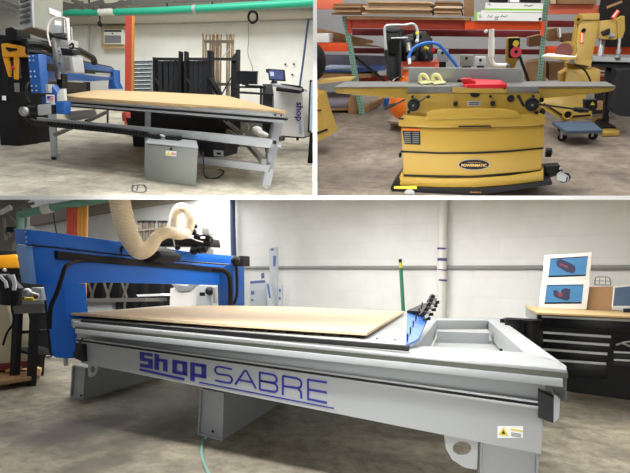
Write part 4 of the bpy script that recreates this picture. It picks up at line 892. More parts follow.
# control box
cbx = t.part('control_box', GREYP, MB().ex(wp(r, [(145.6, 144), (198, 149), (196, 186.4), (145.6, 180)], PA, .5), wA * .32), bevel=.008)
t.part('box_lid', WHITE, MB().ex([r.W(145.4, 143.4, PA, .51), r.W(198.4, 148.8, PA, .51), r.W(196.4, 141.6, PA, .2), r.W(151, 136.8, PA, .2)], (0, 0, .012)), parent=cbx)
t.part('junction_box', DARKM, MB().ex(wp(r, [(165, 135.6), (178.6, 136.6), (178.6, 143.6), (165, 142.6)], PA, .3), -nA * .08), bevel=.012); t.part('lock', BLACK, MB().disc(r.W(171.2, 148.8, PA, .5), nA, .016, .012), parent=cbx)
lb_ = t.part('warning_label', PAPER, MB().ex(wp(r, [(165.8, 150.4), (176.4, 151.4), (176.2, 156.6), (165.6, 155.4)], PA, .502), nA * .002), parent=cbx); t.part('triangle', LABELY, MB().ex(wp(r, [(168.4, 150.9), (171, 155.6), (166, 155)], PA, .505), nA * .002), parent=cbx); t.part('label_text', mat('pink_label_ink', (206, 150, 160), .6), MB().ex(wp(r, [(171.6, 152.4), (175.8, 152.8), (175.6, 155.6), (171.6, 155.2)], PA, .505), nA * .002), parent=cbx)
t.part('cable_gland', ALU, MB().tube(smooth_path([r.W(158, 137, PA, .3), r.W(160, 135.4, PA, .3), r.W(165, 137.4, PA, .3)]), .018, 8)); t.part('cable', BLACK, MB().tube(smooth_path([r.W(147, 134.6, PA, .28), r.W(152, 136, PA, .3), r.W(157, 136.8, PA, .3), r.W(161, 135.8, PA, .3)]), .03, 8))
t.part('limit_switch', BLACK, MB().ex(wp(r, [(279, 136.6), (283, 137), (282.6, 141), (278.6, 140.4)], PA, .22), -nA * .06)); t.part('sensor', ALU, MB().ball(r.W(279.6, 145, PA, .24), .03, 8, 5)); t.part('sensor', DARKM, MB().ball(r.W(274.6, 142.4, PA, .24), .025, 8, 5)); t.part('sensor', STEEL, MB().ball(r.W(281, 147.4, PA, .22), .022, 8, 5))
# gantry
dn, df = 6.35, 10.4
def gd(x): return 1 / (1 / dn + (1 / df - 1 / dn) * (x - 40) / (113 - 40))
def G(pts, back=.2, off=0): return MB().ex([r.D(x, y, gd(x) + off) for x, y in pts], (-back * .3, back * .5, 0))
g1 = t.part('gantry_beam', BLUED, G([(38, 54), (75, 60.6), (113.4, 68.2), (113.4, 72.2), (75, 68.6), (38, 62)]), bevel=.006); t.part('guide_channel', BLACKM, G([(40, 62), (75, 68.6), (113, 72.2), (113, 74.4), (96, 74), (75, 73), (40, 71)], .18)); t.part('gantry_beam', BLUED, G([(40, 71), (75, 73), (96, 76.2), (113.4, 77.4), (113.4, 80), (90, 81.4), (75, 80.6), (40, 82)], .2), bevel=.006)
t.part('window_plate', PAINT, G([(95.4, 72.4), (110, 73.6), (110.4, 76.2), (95.6, 75.4)], .02, -.05)); t.part('top_channel', DARKM, G([(50, 54.4), (75, 59), (112, 66.6), (112, 68), (75, 61), (50, 57)], .1, .02))
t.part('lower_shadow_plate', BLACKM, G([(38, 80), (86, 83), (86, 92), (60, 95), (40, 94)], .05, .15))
pl = t.part('end_plate', BLUED, MB().ex(dp(r, [(27.6, 55, 6.2), (38.4, 54, 6.2), (41.6, 93, 6.2), (31, 93, 6.2)]), (.02, .1, 0)), bevel=.006)
for x, y in ((29.6, 60.4), (33.4, 60.4), (30.6, 71.4), (34.4, 71.4), (30.8, 76.6), (35, 76.4), (31.6, 86), (36, 86), (32, 90.6), (36.4, 90.6), (29, 56.4), (33, 56)): t.part('bolt', ALU, MB().ball(r.D(x, y, 6.18), .011, 8, 5), parent=pl)
t.part('bracket', BLUED, MB().ex(dp(r, [(48.6, 84.4, 6.3), (51.6, 85, 6.3), (57, 92.6, 6.3), (56.4, 104, 6.3), (42, 104, 6.3), (41.6, 96, 6.3), (48.6, 95, 6.3)]), (0, .1, 0)), bevel=.006); t.part('drive_plate', BLUED, MB().ex(dp(r, [(55.6, 101.6, 6.0), (63.6, 102, 6.0), (63.6, 114.6, 6.0), (56, 113.6, 6.0)]), (0, .12, 0)), bevel=.006)
fl = t.part('flag_sticker', PAPER, MB().ex(dp(r, [(46, 94.6, 6.24), (53.8, 94.8, 6.24), (54, 103.4, 6.24), (46.4, 103, 6.24)]), (0, .01, 0))); t.part('flag_field', RED, MB().ex(dp(r, [(47, 96, 6.23), (53, 96.2, 6.23), (53.2, 100.6, 6.23), (47.2, 100.4, 6.23)]), (0, .01, 0)), parent=fl); t.part('flag_canton', NAVY, MB().ex(dp(r, [(47, 96, 6.22), (49.8, 96.1, 6.22), (49.9, 98.6, 6.22), (47, 98.5, 6.22)]), (0, .01, 0)), parent=fl)
stp = MB()
for i in range(3): stp.ex(dp(r, [(47.1, 97.2 + i * 1.3, 6.225), (53.1, 97.4 + i * 1.3, 6.225), (53.1, 97.9 + i * 1.3, 6.225), (47.1, 97.7 + i * 1.3, 6.225)]), (0, .005, 0))
t.part('flag_stripe', PAPER, stp, parent=fl)
t.part('silver_box', ALU, MB().ex(dp(r, [(39, 84, 6.25), (48.6, 84.4, 6.25), (48.8, 93, 6.25), (39.6, 93, 6.25)]), (0, .1, 0)), bevel=.008); t.part('clear_guard', mat('clear_guard', (206, 206, 200), .2), MB().ex(dp(r, [(56.6, 94, 6.0), (60, 89, 6.0), (63.6, 88.6, 6.0), (64.4, 101, 6.0), (57, 101.4, 6.0)]), (0, .05, 0)), bevel=.01)
ck = t.part('control_label', PAPER, MB().ex(dp(r, [(39.6, 69.6, 6.9), (49, 70.6, 6.9), (49.2, 75, 6.9), (39.8, 74.6, 6.9)]), (0, .01, 0))); t.part('label_mark', LABELY, MB().ex(dp(r, [(40.2, 71, 6.88), (44.6, 71.2, 6.88), (44.6, 74.2, 6.88), (40.4, 74, 6.88)]), (0, .005, 0)), parent=ck); t.part('control_label', PAPER, MB().ex(dp(r, [(38.8, 60.4, 6.4), (44.4, 61.2, 6.4), (44.4, 62.8, 6.4), (38.8, 62.2, 6.4)]), (0, .01, 0)))
t.part('motor', ALU, MB().ex(dp(r, [(37, 104.8, 6.0), (51, 103.6, 6.0), (51.6, 114, 6.0), (37.6, 115.6, 6.0)]), (0, .18, 0)), bevel=.015); t.part('motor_neck', BLACK, MB().cyl(r.D(29, 110, 6.08), r.D(37.6, 110, 6.08), .05, 14)); t.part('motor_cap', BLACK, MB().ex(dp(r, [(51.4, 104.6, 6.0), (54.6, 105, 6.0), (54.6, 114, 6.0), (51.6, 114, 6.0)]), (0, .16, 0)))
mp = t.part('pulley', STEEL, MB().disc(r.D(25.8, 111.4, 5.95), (0, -1, 0), .056, .05)); t.part('pulley_hub', ALU, MB().disc(r.D(25.8, 111.2, 5.9), (0, -1, 0), .034, .02), parent=mp)
t.part('gantry_column', BLUED, MB().ex(dp(r, [(110.4, 69.6, 10.4), (114, 70, 10.4), (114.4, 82.4, 10.4), (117.4, 89, 10.4), (108, 89, 10.4), (108.4, 82, 10.4)]), (0, .2, 0)), bevel=.01); t.part('cable', BLACK, MB().tube(smooth_path([r.D(72, 47.4, 7.6), r.D(78, 50, 7.8), r.D(88, 55.4, 8.2), r.D(93, 58.6, 8.4), r.D(94.4, 63, 8.5)]), .055, 8))
t.part('cable_chain', BLACKM, MB().tube(smooth_path([r.D(27.6, 43.6, 6.6), r.D(38, 44.4, 6.7), r.D(46, 47, 6.8), r.D(53, 50.4, 6.9)]), .05, 8)); t.part('cable_chain', BLACKM, MB().tube([r.D(28, 51.6, 6.6), r.D(40, 53, 6.7), r.D(52, 56.4, 6.8)], .04, 8)); t.part('cable', BLACK, MB().tube(smooth_path([r.D(29, 82, 6.1), r.D(26.4, 88, 6.0), r.D(27, 97, 6.0), r.D(30, 103, 6.0)]), .012, 6))
t.part('post', BLACKM, MB().ex(dp(r, [(83.4, 82, 9.2), (86.4, 82, 9.2), (86.6, 92, 9.2), (83.6, 92.4, 9.2)]), (0, .1, 0)))
# spindle head
sh = t.part('head_plate', PAINT, MB().ex(dp(r, [(55.6, 47.8, 6.7), (62, 48.4, 6.7), (65.4, 72, 6.7), (64.8, 73.4, 6.7), (58.8, 71.6, 6.7)]), (0, .05, 0)), bevel=.006)
for i, (x, y) in enumerate(((59, 51), (60, 54.6), (60.4, 58.4), (61, 62), (61.6, 66), (61.8, 69.4), (62, 57.4), (59.6, 63.6))): t.part('hole', BLACK, MB().ball(r.D(x, y, 6.69), .01, 8, 5), parent=sh)
sb = t.part('spindle_housing', ALU, MB().ex(dp(r, [(59.6, 57.4, 6.62), (72, 55.6, 6.62), (74.4, 72.6, 6.62), (61, 72.4, 6.62)]), (0, .2, 0)), bevel=.012); t.part('spindle_grid', STEEL, MB().ex(dp(r, [(63, 58.4, 6.6), (69.4, 57.6, 6.6), (70.6, 69, 6.6), (64, 69.6, 6.6)]), (0, .01, 0)), parent=sb); t.part('side_plate', PAINT2, MB().ex(dp(r, [(71.6, 48.6, 6.8), (75, 49.4, 6.8), (76, 73, 6.8), (73.4, 73.4, 6.8)]), (0, .06, 0)), bevel=.005)
t.part('slide_rail', STEEL, MB().ex(dp(r, [(51.6, 40, 6.75), (54.6, 40.4, 6.75), (58.4, 79.4, 6.75), (55, 79, 6.75)]), (0, .06, 0)), bevel=.004); t.part('black_clamp', BLACK, MB().ex(dp(r, [(60, 47.6, 6.6), (72, 49.2, 6.6), (73, 54.4, 6.6), (62, 55.4, 6.6)]), (0, .15, 0)), bevel=.01); t.part('column', PAINT, MB().ex(dp(r, [(51, 24, 7.0), (61.6, 25.4, 7.0), (62, 42, 7.0), (51.6, 41, 7.0)]), (0, .2, 0)), bevel=.012)
t.part('lower_slide', BLACKM, MB().ex(dp(r, [(56, 74, 6.8), (62, 74, 6.8), (62.4, 88, 6.8), (57, 88, 6.8)]), (0, .1, 0)))
t.part('motor', ALU, MB().ex(dp(r, [(54, 38, 6.8), (68, 40, 6.8), (68.4, 47, 6.8), (55, 46, 6.8)]), (0, .2, 0)), bevel=.012); t.part('cylinder', PVC, MB().cyl(r.D(67.4, 18.4, 6.9), r.D(69, 46, 6.9), .024, 12)); t.part('cylinder', STEEL, MB().cyl(r.D(64, 20, 7.0), r.D(64.4, 40, 7.0), .018, 10)); t.part('cylinder', STEEL, MB().cyl(r.D(71.2, 28, 6.95), r.D(72, 48, 6.95), .018, 10))
t.part('motor_ring', BLACK, MB().ring(r.D(57, 35.4, 6.85), (0, -.2, 1), .12, .02, u=V((1, 0, 0))), )
t.part('air_hose', PVC, MB().tube(smooth_path([r.D(50.6, 46, 6.7), r.D(48.4, 38, 6.7), r.D(47.6, 30, 6.7), r.D(49.6, 22, 6.7), r.D(55, 17.6, 6.7), r.D(61.6, 17, 6.7), r.D(66.4, 20, 6.7), r.D(67.6, 30, 6.7)]), .011, 8))
t.part('air_hose', BLACK, MB().tube(smooth_path([r.D(49.6, 34, 6.6), r.D(55, 36.6, 6.6), r.D(62, 38, 6.6), r.D(67, 39, 6.6)]), .02, 8)); t.part('cable', BLACK, MB().tube(smooth_path([r.D(69, 46, 6.7), r.D(72.6, 43.6, 6.7), r.D(73, 47, 6.7), r.D(69.6, 50, 6.7)]), .014, 6))
t.part('junction_box', DARKM, MB().ex(dp(r, [(33, 40, 7.2), (42.6, 40.4, 7.2), (42.6, 44, 7.2), (33, 43.6, 7.2)]), (0, .15, 0)), bevel=.01); t.part('cover', CARD, MB().ex(dp(r, [(29, 49, 7.0), (39, 50, 7.0), (39, 54, 7.0), (29, 53, 7.0)]), (0, .15, 0)))
t.done()
# hanging filter box
t = Thing('electrical_cabinet', 'tall grey cabinet with black side louvers hanging over the gantry at the upper left', 'cabinet', r)
dE = 7.6
t.part('front', OLIVE, MB().ex(dp(r, [(31, -14, dE), (61.4, -14, dE + .5), (61.4, 36, dE + .5), (32.8, 27.4, dE)]), (0, .03, 0))); sd = t.part('side', PAINT, MB().ex(dp(r, [(17.6, -14, dE + .6), (31, -14, dE), (32.8, 27.4, dE), (21.4, 31.2, dE + .6)]), (.01, .03, 0))); t.part('underside', mat('brown_underside', (122, 106, 92), .7), MB().ex(dp(r, [(21.4, 31.2, dE + .6), (32.8, 27.4, dE), (61.4, 36, dE + .5), (50, 40.6, dE + 1.0)]), (0, 0, .02)))
for i in range(5):
    y = -1.5 + i * 5.4; t.part('louver', BLACK, MB().ex(dp(r, [(20.6, y + 1.8, dE + .46), (29.6, y - 1.2, dE + .06), (30, y + 1.4, dE + .06), (20.9, y + 4.6, dE + .46)]), (-.008, -.012, 0)), parent=sd)
t.part('notice', PAPER, MB().ex(dp(r, [(49.2, 7.6, dE + .27), (61.2, 12.4, dE + .48), (61.2, 17.6, dE + .48), (50, 13.6, dE + .28)]), (0, -.01, 0))); t.part('notice', PAPER, MB().ex(dp(r, [(55, 20.4, dE + .36), (61.2, 21.6, dE + .46), (61.2, 30, dE + .46), (55.4, 29, dE + .36)]), (0, -.01, 0))); t.done()
# amber and black machine
t = Thing('milling_machine', 'tall black machine with an amber band and tapered amber neck at the left edge', 'machine', r)
dA = 8.4
t.part('head', BLACKM, D([(-6, 33), (26.6, 38.6), (27.4, 52), (22, 58), (-6, 60)], dA, .6), bevel=.04); t.part('motor', BLACK, D([(4.6, 28), (11, 26.6), (16.4, 29), (17, 41), (5, 41)], dA - .1, .3), bevel=.03); t.part('amber_band', AMBER, D([(0.6, 43.6), (6, 43), (21, 46.4), (20.6, 57), (2, 57)], dA - .08, .3), bevel=.02); t.part('amber_neck', AMBER, D([(2.6, 57), (7.6, 57), (9.8, 70), (9.6, 77), (8.2, 76)], dA - .05, .04)); t.part('amber_column', AMBER, D([(13.6, 57), (17.4, 57), (16.8, 79.6), (13.8, 79)], dA - .06, .04))
t.part('badge_plate', BLACK, D([(5.6, 47.2), (16, 48.4), (16, 50.4), (9, 51.4), (5.8, 49)], dA - .1, .02)); t.part('body', BLACKM, D([(-6, 58), (3, 58), (9, 76), (30, 80), (30.4, None), (-6, None)], dA + .3, .5)); t.part('ram_plate', STEEL, D([(14, 83), (17, 83), (17.2, 92), (14.6, 92)], dA - .02, .05)); t.part('base_cabinet', BLACK, D([(-6, 92), (18, 92), (18, 110), (13, None), (-6, None)], dA - .3, .4)); t.part('control_label', PAPER, D([(2, 95.6), (5.6, 96), (5.6, 100.4), (2, 100)], dA - .31, .01)); t.part('red_switch', RED, MB().ball(r.D(12.6, 67.6, dA - .08), .03, 8, 5)); t.part('column', BLACKM, D([(20, 56), (30, 60), (32, None), (20, None)], dA + .1, .3)); t.done()
# under and behind the table
t = Thing('dark_storage_box', 'dark storage box with clutter standing under the middle of the router table', 'box', r)
t.part('body', BLACK, D([(130, 109), (196, 113), (226, 117), (224, None), (150, None), (130, None)], 8.6, .6)); t.part('lid', BLACKM, D([(131, 108.6), (176, 112), (176, 114), (131, 110.6)], 8.55, .5)); t.done()
t = Thing('orange_floor_machine', 'low machine with orange-red ends and a dark round drum behind the table legs', 'machine', r)
t.part('end_guard', REDP, D([(121, 112), (126, 111.6), (128, 121), (122, 121.6)], 10.2, .2), bevel=.03); t.part('drum', BLACK, MB().cyl(r.D(133, 115.6, 10.1), r.D(147, 116.6, 10.1), .14, 18)); t.part('base', BLACKM, D([(126, 118), (148, 119), (148, None), (127, None)], 10.1, .3)); t.done()
t = Thing('cable_box', 'black equipment box with a silver socket under the table right of the control box', 'box', r)
b_ = t.part('body', BLACK, D([(196, 141), (225, 144), (224, 157), (202, 157), (196, 146)], 6.5, .4)); t.part('socket', PAINT2, D([(213.4, 150), (223, 151), (223, 156.6), (213.8, 156)], 6.48, .04), parent=b_); t.part('socket_hole', BLACK, D([(216.6, 152.4), (220.6, 152.8), (220.4, 154.8), (216.6, 154.4)], 6.47, .02), parent=b_); t.done()
one('cable_loop', 'black cable hanging in a loop to the floor beneath the equipment box', 'cable', RUBBER, MB().tube(smooth_path([r.D(202.6, 152, 5.75), r.D(203.6, 164, 5.75), r.D(204, 173, 5.8), r.F(207, 177.6, .015), r.F(216, 178, .015), r.F(222, 174.6, .015), r.F(223.6, 171, .015), r.F(219, 169.6, .015)]), .009, 6), r)
t = Thing('push_broom', 'silver broom head and handles lying on the floor behind the table', 'broom', r)
t.part('broom_head', BLACKM, MB().bar(r.D(219, 121, 7.8), r.D(239, 134, 7.6), .1, .08)); t.part('handle', ALU, MB().tube([r.D(228, 122, 7.6), r.D(244, 134, 7.3)], .018, 8)); t.part('handle', ALU, MB().tube([r.D(224, 121, 7.7), r.D(240, 135, 7.3)], .014, 8)); t.part('bracket', STEEL, MB().ring(r.D(245.4, 127.6, 7.4), (0, -1, 0), .05, .018)); t.done()
one('plastic_bag', 'crumpled white plastic bag lying on the floor behind the right leg', 'bag', PAPER, MB().ball(r.D(257, 130.6, 7.6), (.09, .07, .07), 12, 8).ball(r.D(261.6, 134, 7.4), (.08, .06, .05), 12, 8).ball(r.D(265, 135, 7.4), (.06, .05, .04), 10, 6), r)
t = Thing('low_shelf', 'dark low shelf seen under the far edge of the router table', 'shelf', r)
t.part('shelf_board', BLACKM, D([(240, 117), (272, 121), (272, 124), (240, 122)], 8.2, .4)); t.part('back', GREYP, D([(196, 118), (272, 122), (270, None), (228, None)], 9.2, .1)); t.part('side', BLACKM, D([(262, 121), (272, 122), (270, None), (266, None)], 8.3, .4)); t.done()
t = Thing('floor_pallet', 'dark low pallet with a metal edge on the floor beyond the left leg', 'pallet', r)
t.part('deck', DARKM, MB().ex(fp(r, [(64, 112), (95, 109), (96, 113), (70, 118)], .1), (0, 0, -.08))); t.part('edge', STEEL, MB().bar(r.F(70, 118.4, .06), r.F(96, 113, .06), .05, .08)); t.done()
one('bent_wire', 'small rectangle of bent wire lying on the concrete left of the control box', 'wire', STEEL, MB().tube(smooth_path([r.F(x, y, .01) for x, y in ((133, 185), (143, 184.6), (146, 188), (144, 191.6), (134, 191.4), (132, 188), (133, 185))], 3), .009, 5).tube([r.F(138, 184.8, .012), r.F(136.4, 191.4, .012)], .007, 5), r)
# ================================================================== UPPER RIGHT BAY: yellow jointer in front of pallet racking
r = B
FLOORB = concrete('brown_concrete', (128, 116, 103), (170, 156, 139), (100, 90, 80), .7, .64)
def FP(x, y, d):
    p = r.D(x, y if y is not None else 110, d)
    return V((p.x, p.y, 0)) if y is None else p
def D(pts, d, th=.1): return MB().ex([FP(x, y, d) for x, y in pts], (0, th, 0))
def DP(x, y, d): return r.D(x, y, d)
yR = r.F(360, 115).y
m = MB().box((-9, -2, -.08), (12, yR + 3.4, 0)); setting('floor_upper_right', FLOORB, m, r)
wall_obj('wall_back_upper_right', r, V((-9, yR + 3.4, 0)), V((12, yR + 3.4, 0)), 6, mat('grey_panel_wall', (170, 170, 172), .6, var=.05))
# ---- racking
yj = r.F(470, 193.5).y
def P(pts, y, th=.08): return MB().ex([r.Y(a, b, y) if b is not None else (lambda p: V((p.x, y, 0)))(r.Y(a, 112, y)) for a, b in pts], (0, th, 0))
rk = Thing('pallet_rack', 'orange and teal pallet racking along the back of the jointer bay', 'rack', r)
def upright(label, pl, wpx, y):
    (xa, ya), (xb, yb) = pl; k = rk.part('upright', TEAL, P([(xa, ya), (xa + wpx, ya), (xb + wpx, yb), (xb, yb)], y, .09), label=label)
    n = int((yb - ya) / 2.9); sl = MB()
    for i in range(n):
        f = (i + .5) / n; x = xa + (xb - xa) * f; yy = ya + (yb - ya) * f
        for dx in (.27, .66): sl.ex([r.Y(x + wpx * dx + q[0], yy + q[1] + dx, y - .004) for q in ((-.42, -.55), (.42, -.55), (.3, .5), (-.3, .5))], (0, .004, 0))
    rk.part('slot_pattern', BLACK, sl, parent=k)
upright('teal perforated upright', [(341.9, 16), (359.4, 115)], 4.8, yR)
upright('teal perforated upright', [(545.6, -8), (536.2, 92)], 4.6, yR)
def beam(label, pts, mt, y, th=.06): rk.part('beam', mt, P(pts, y, th), label=label, bevel=.004)
beam('orange beam in blown-out salmon', [(300, -1), (341.6, -1), (343.2, 9.2), (300, 9.4)], ORANGE2, yR)
beam('orange beam, right half in lit colour', [(300, 42.4), (347.6, 43), (350, 51.4), (300, 51.6)], ORANGE, yR)
beam('orange beam, left half in shaded colour', [(346, 19.2), (430, 19.6), (472, 20.4), (476, 30), (430, 29.4), (348, 28)], REDO, yR)  # left half of one beam, shade put into its colour
beam('orange beam, right half in lit colour', [(465, 20.8), (545, 21.4), (544, 30.2), (465, 29.6)], ORANGE, yR - .07)  # right half of the same beam, in the lit orange
beam('orange beam in blown-out salmon', [(547.8, 5.2), (604, 4.6), (603, 14.4), (547, 14.2)], ORANGE2, yR)
beam('orange beam, right half in lit colour', [(542, 46.2), (640, 46.6), (640, 54.8), (541, 53.8)], ORANGE, yR + .1)
beam('dark red beam', [(352, 28.6), (540, 31), (540, 37.6), (352, 35.4)], DKRED, yR + 1.3)
beam('dark red beam', [(352, 48), (540, 49.4), (540, 54.6), (352, 53.4)], DKRED, yR + 1.2)
beam('dark red beam', [(546, 20.4), (582, 21), (582, 27.2), (546, 27)], DKRED, yR + 1.2)
beam('dark red beam', [(590, 76), (640, 78.6), (640, 88.6), (592, 85.4)], DKRED, yR + .3)
beam('orange beam, left half in shaded colour', [(352, 76), (405, 75), (405, 81), (352, 81.6)], REDO, yR + 1.1)
rk.part('bracket', REDO, P([(345.6, 19), (350.6, 19.4), (352, 33), (348, 33.6)], yR - .02, .03))
rk.part('bracket', ORANGE, P([(540.6, 21.4), (545, 21), (544, 36.4), (541, 36)], yR - .09, .02))
rk.part('brace', BLACKM, MB().bar(r.Y(352, 54, yR + .15), r.Y(386, 82, yR + .17), .05, .04))
rk.part('brace', DARKM, MB().bar(r.Y(516, 46, yR + .2), r.Y(530, 86, yR + .22), .06, .04))
rk.part('shelf_deck', PALLET, P([(346.6, 15.8), (470, 17.8), (470, 20.4), (347, 19)], yR - .1, 1.2))
rk.done()
# shelf contents
def carton(name, label, cat, mt, pts, y, th, grp=None): one(name, label, cat, mt, P(pts, y, th), r, group=grp, bevel=.004)
CARDL = mat('pale_cardboard', (196, 164, 128), .8, var=.14, scale=7)
lay = ['lowest', 'second lowest', 'third lowest', 'fourth lowest', 'fifth lowest', 'sixth lowest']
EDGE = mat('pale_cardboard_edge', (214, 190, 158), .8, var=.12, scale=10)
for k in range(5):
    y = 12.6 - k * 2.3; carton('cardboard_sheet', lay[k] + ' folded cardboard box of the left stack on the top shelf', 'cardboard', (CARD2, CARD)[k % 2], [(331 + (k * 3) % 5, y), (360.4, y), (360.4, y + 2), (331.6 + (k * 3) % 5, y + 2)], yR - .14 - (k % 2) * .03, .9, 'left stack of folded boxes')
for k in range(6):
    y = 12.8 - k * 2.35; carton('cardboard_sheet', lay[k] + ' folded cardboard box of the wide middle stack on the top shelf', 'cardboard', (EDGE, CARD, CARDL)[k % 3], [(362 + (k * 5) % 7, y - .2), (400, y), (432 - (k * 3) % 6, y + .4), (432, y + 2.4), (362 + (k * 5) % 7, y + 1.8)], yR - .16 - (k % 3) * .03, .9, 'middle stack of folded boxes')
for k in range(6):
    y = 13.2 - k * 2.5; carton('cardboard_sheet', lay[k] + ' folded cardboard box of the stack left of the cartons', 'cardboard', (EDGE, CARD, CARD2)[k % 3], [(434 + (k * 2) % 4, y + .3), (462 - k % 3, y + .7), (462, y + 2.9), (434, y + 2.4)], yR - .14 - (k % 2) * .03, .9, 'right stack of folded boxes')
carton('wooden_crate', 'dark brown crate at the left end of the lime and white cartons', 'crate', CARD2, [(464, -4), (473.6, -3.6), (473.4, 16.6), (464, 16.4)], yR - .12, .6)
t = Thing('carton', 'lowest white and lime carton with black handwriting on the middle shelf', 'carton', r, 'cartons on the middle shelf')
c_ = t.part('box', PAPER, P([(474.6, 12), (542, 13.2), (541.6, 21), (474.4, 20.2)], yR - .16, .7)); t.part('lime_edge', LIME, P([(474.6, 12), (477.4, 12), (477.2, 20.2), (474.4, 20.2)], yR - .165, .01), parent=c_)
sc = MB(); f_ = lambda x, y, d: r.Y(x, y, yR - .162 - d)
for q in ([(478.6, 15.6), (480.6, 14.4), (479.4, 17.4), (482, 16.6)], [(487.4, 17.4), (489, 15.2), (490.4, 17.4), (492.6, 15)], [(494.6, 18.6), (496, 16.4), (497.6, 17.6), (499, 16)], [(500.4, 17.2), (502.4, 15.4), (504.2, 17), (507.6, 15.4)], [(495, 19.4), (498, 19)]): sc.strip(q, .42, f_, .003)
t.part('handwriting', BLACK, sc, parent=c_); t.part('label_mark', BLACK, MB().disc(r.Y(540, 19, yR - .165), (0, -1, 0), .02, .005), parent=c_); t.done()
t = Thing('carton', 'middle carton of the stack, mostly lime green with a white strip', 'carton', r, 'cartons on the middle shelf')
c_ = t.part('box', LIME, P([(484.6, 8.6), (542.4, 9.2), (542, 13.0), (484, 11.8)], yR - .15, .7)); t.part('white_strip', PAPER, P([(481, 10.4), (542.3, 10.8), (542.2, 12.4), (481, 11.8)], yR - .155, .01), parent=c_); t.done()
t = Thing('carton', 'uppermost plain white carton with small black print on the middle shelf', 'carton', r, 'cartons on the middle shelf')
c_ = t.part('box', PAPER, P([(486, 2.6), (543, 3.4), (542.6, 9), (485.6, 8.4)], yR - .14, .7)); f2 = lambda x, y, d: r.Y(x, y, yR - .142 - d)
for q in ([(487.4, 4), (490.6, 3.8), (489, 5.6)], [(524, 6), (527, 5), (528.6, 6.2), (533, 5)]): t.part('handwriting', BLACK, MB().strip(q, .5, f2, .003), parent=c_)
t.done()
for k, (xa, xb) in enumerate(((489, 508), (510, 519), (521, 541))): carton('parts_bin', ['left', 'middle', 'right'][k] + ' black and white bin on top of the white carton', 'bin', BLACKM if k != 1 else PAPER, [(xa, -5), (xb, -5), (xb, 2.4), (xa, 2.0)], yR - .1, .3, 'bins on the cartons')
carton('cardboard_sheet', 'brown flat cardboard lying on the top beam of the right bay', 'cardboard', CARD2, [(557, -2), (596, -3), (597, 4.2), (557, 4.0)], yR - .1, .8)
carton('paper_box', 'pale box half seen above the right upright', 'box', CARDL, [(551, -4), (556, -4), (556, 4), (551, 4)], yR - .14, .5)
carton('cream_box', 'cream box on the orange beam of the left bay', 'box', PAPER, [(306, 34), (328.6, 33.6), (328.8, 42.4), (306, 42)], yR - .02, .4)
one('plywood_offcut', 'brown sheet sloping down behind the left upright', 'board', PALLET, P([(300, 24), (330, 31), (374, 41), (372, 43.6), (350, 43), (300, 36)], yR + .3, .04), r)
one('plywood_offcut', 'second darker sheet below the sloping brown sheet in the left bay', 'board', CARD2, P([(328, 37), (352, 41), (384, 47.6), (352, 46), (328, 42.6)], yR + .24, .04), r)
one('grey_panel_stack', 'grey panels stored upright on the left bay lower shelf', 'panels', mat('violet_grey_sheet', (128, 126, 138), .5, var=.1), P([(318, 54), (386, 56), (386, 68), (320, 68)], yR + .9, .1), r)
t = Thing('sheet_stack', 'stack of white and blue wrapped sheets on a pallet behind the left wing', 'stack', r)
t.part('blue_wrap', mat('blue_film', (60, 86, 150), .3, var=.2), P([(321, 70), (386, 66.4), (384, 70.4), (352, 72.4), (321, 72.4)], yR + .22, .6)); t.part('white_sheet', mat('pale_blue_sheet', (180, 196, 220), .4), P([(322, 67.4), (352, 68), (352, 70.8), (321, 70.4)], yR + .22, .6)); t.part('pallet_board', PALLET, P([(320, 73.6), (372, 73.6), (371, 77.6), (340, 79.4), (320, 78.4)], yR + .22, .6)); t.done()
t = Thing('wrapped_pallet', 'grey shrink-wrapped rolls on a wooden pallet on the floor at the left', 'pallet', r)
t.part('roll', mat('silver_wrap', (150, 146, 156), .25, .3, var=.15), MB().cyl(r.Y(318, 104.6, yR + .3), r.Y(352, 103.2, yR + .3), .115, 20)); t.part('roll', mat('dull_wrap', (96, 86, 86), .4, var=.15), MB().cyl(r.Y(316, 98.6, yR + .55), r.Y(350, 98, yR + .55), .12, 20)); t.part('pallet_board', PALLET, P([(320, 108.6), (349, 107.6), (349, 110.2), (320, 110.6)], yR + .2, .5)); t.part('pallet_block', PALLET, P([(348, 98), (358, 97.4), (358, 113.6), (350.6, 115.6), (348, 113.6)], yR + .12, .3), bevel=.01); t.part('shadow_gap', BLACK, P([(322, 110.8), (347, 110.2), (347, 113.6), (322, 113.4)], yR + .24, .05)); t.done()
one('wooden_skid', 'pale timber skid running back on the floor behind the left upright', 'timber', PALLET, MB().bar(r.F(364, 110, .06), r.F(382, 99.6, .06), .09, .1), r)
for k, (px, mt, lb) in enumerate((([(527, 62.4), (545, 60), (546, 81), (526, 81.6)], CARD, 'tan cardboard box behind the control post, seen left of the right upright'), ([(549, 63), (573, 64), (572, 80), (549, 80.4)], CARD2, 'brown cardboard box standing behind the disc sander base'), ([(549, 29.6), (560, 27.6), (561.4, 41), (549, 41.4)], CARD, 'end of a brown bundle on the shelf left of the belt column'), ([(562, 34), (574, 33), (575, 42), (562, 42.4)], CARD2, 'dark brown bundle on the shelf just left of the belt column'), ([(529, 37.6), (541, 34.6), (541, 46), (529, 47)], CARD2, 'dark brown carton beside the right upright, level with the stop button'), ([(596, 60), (640, 61), (640, 72), (597, 70)], CARD2, 'brown carton on the rack behind the drill press table'))):
    one('cardboard_box', lb, 'box', mt, P(px, yR + .25 + .05 * k, .5), r, bevel=.01)
one('pale_bundle_end', 'pale round end of a bundle on the shelf behind the disc', 'bundle', PAPER, P([(558.8, 28), (560.8, 27.6), (561.4, 37), (559.6, 37.4)], yR + .1, .3), r)
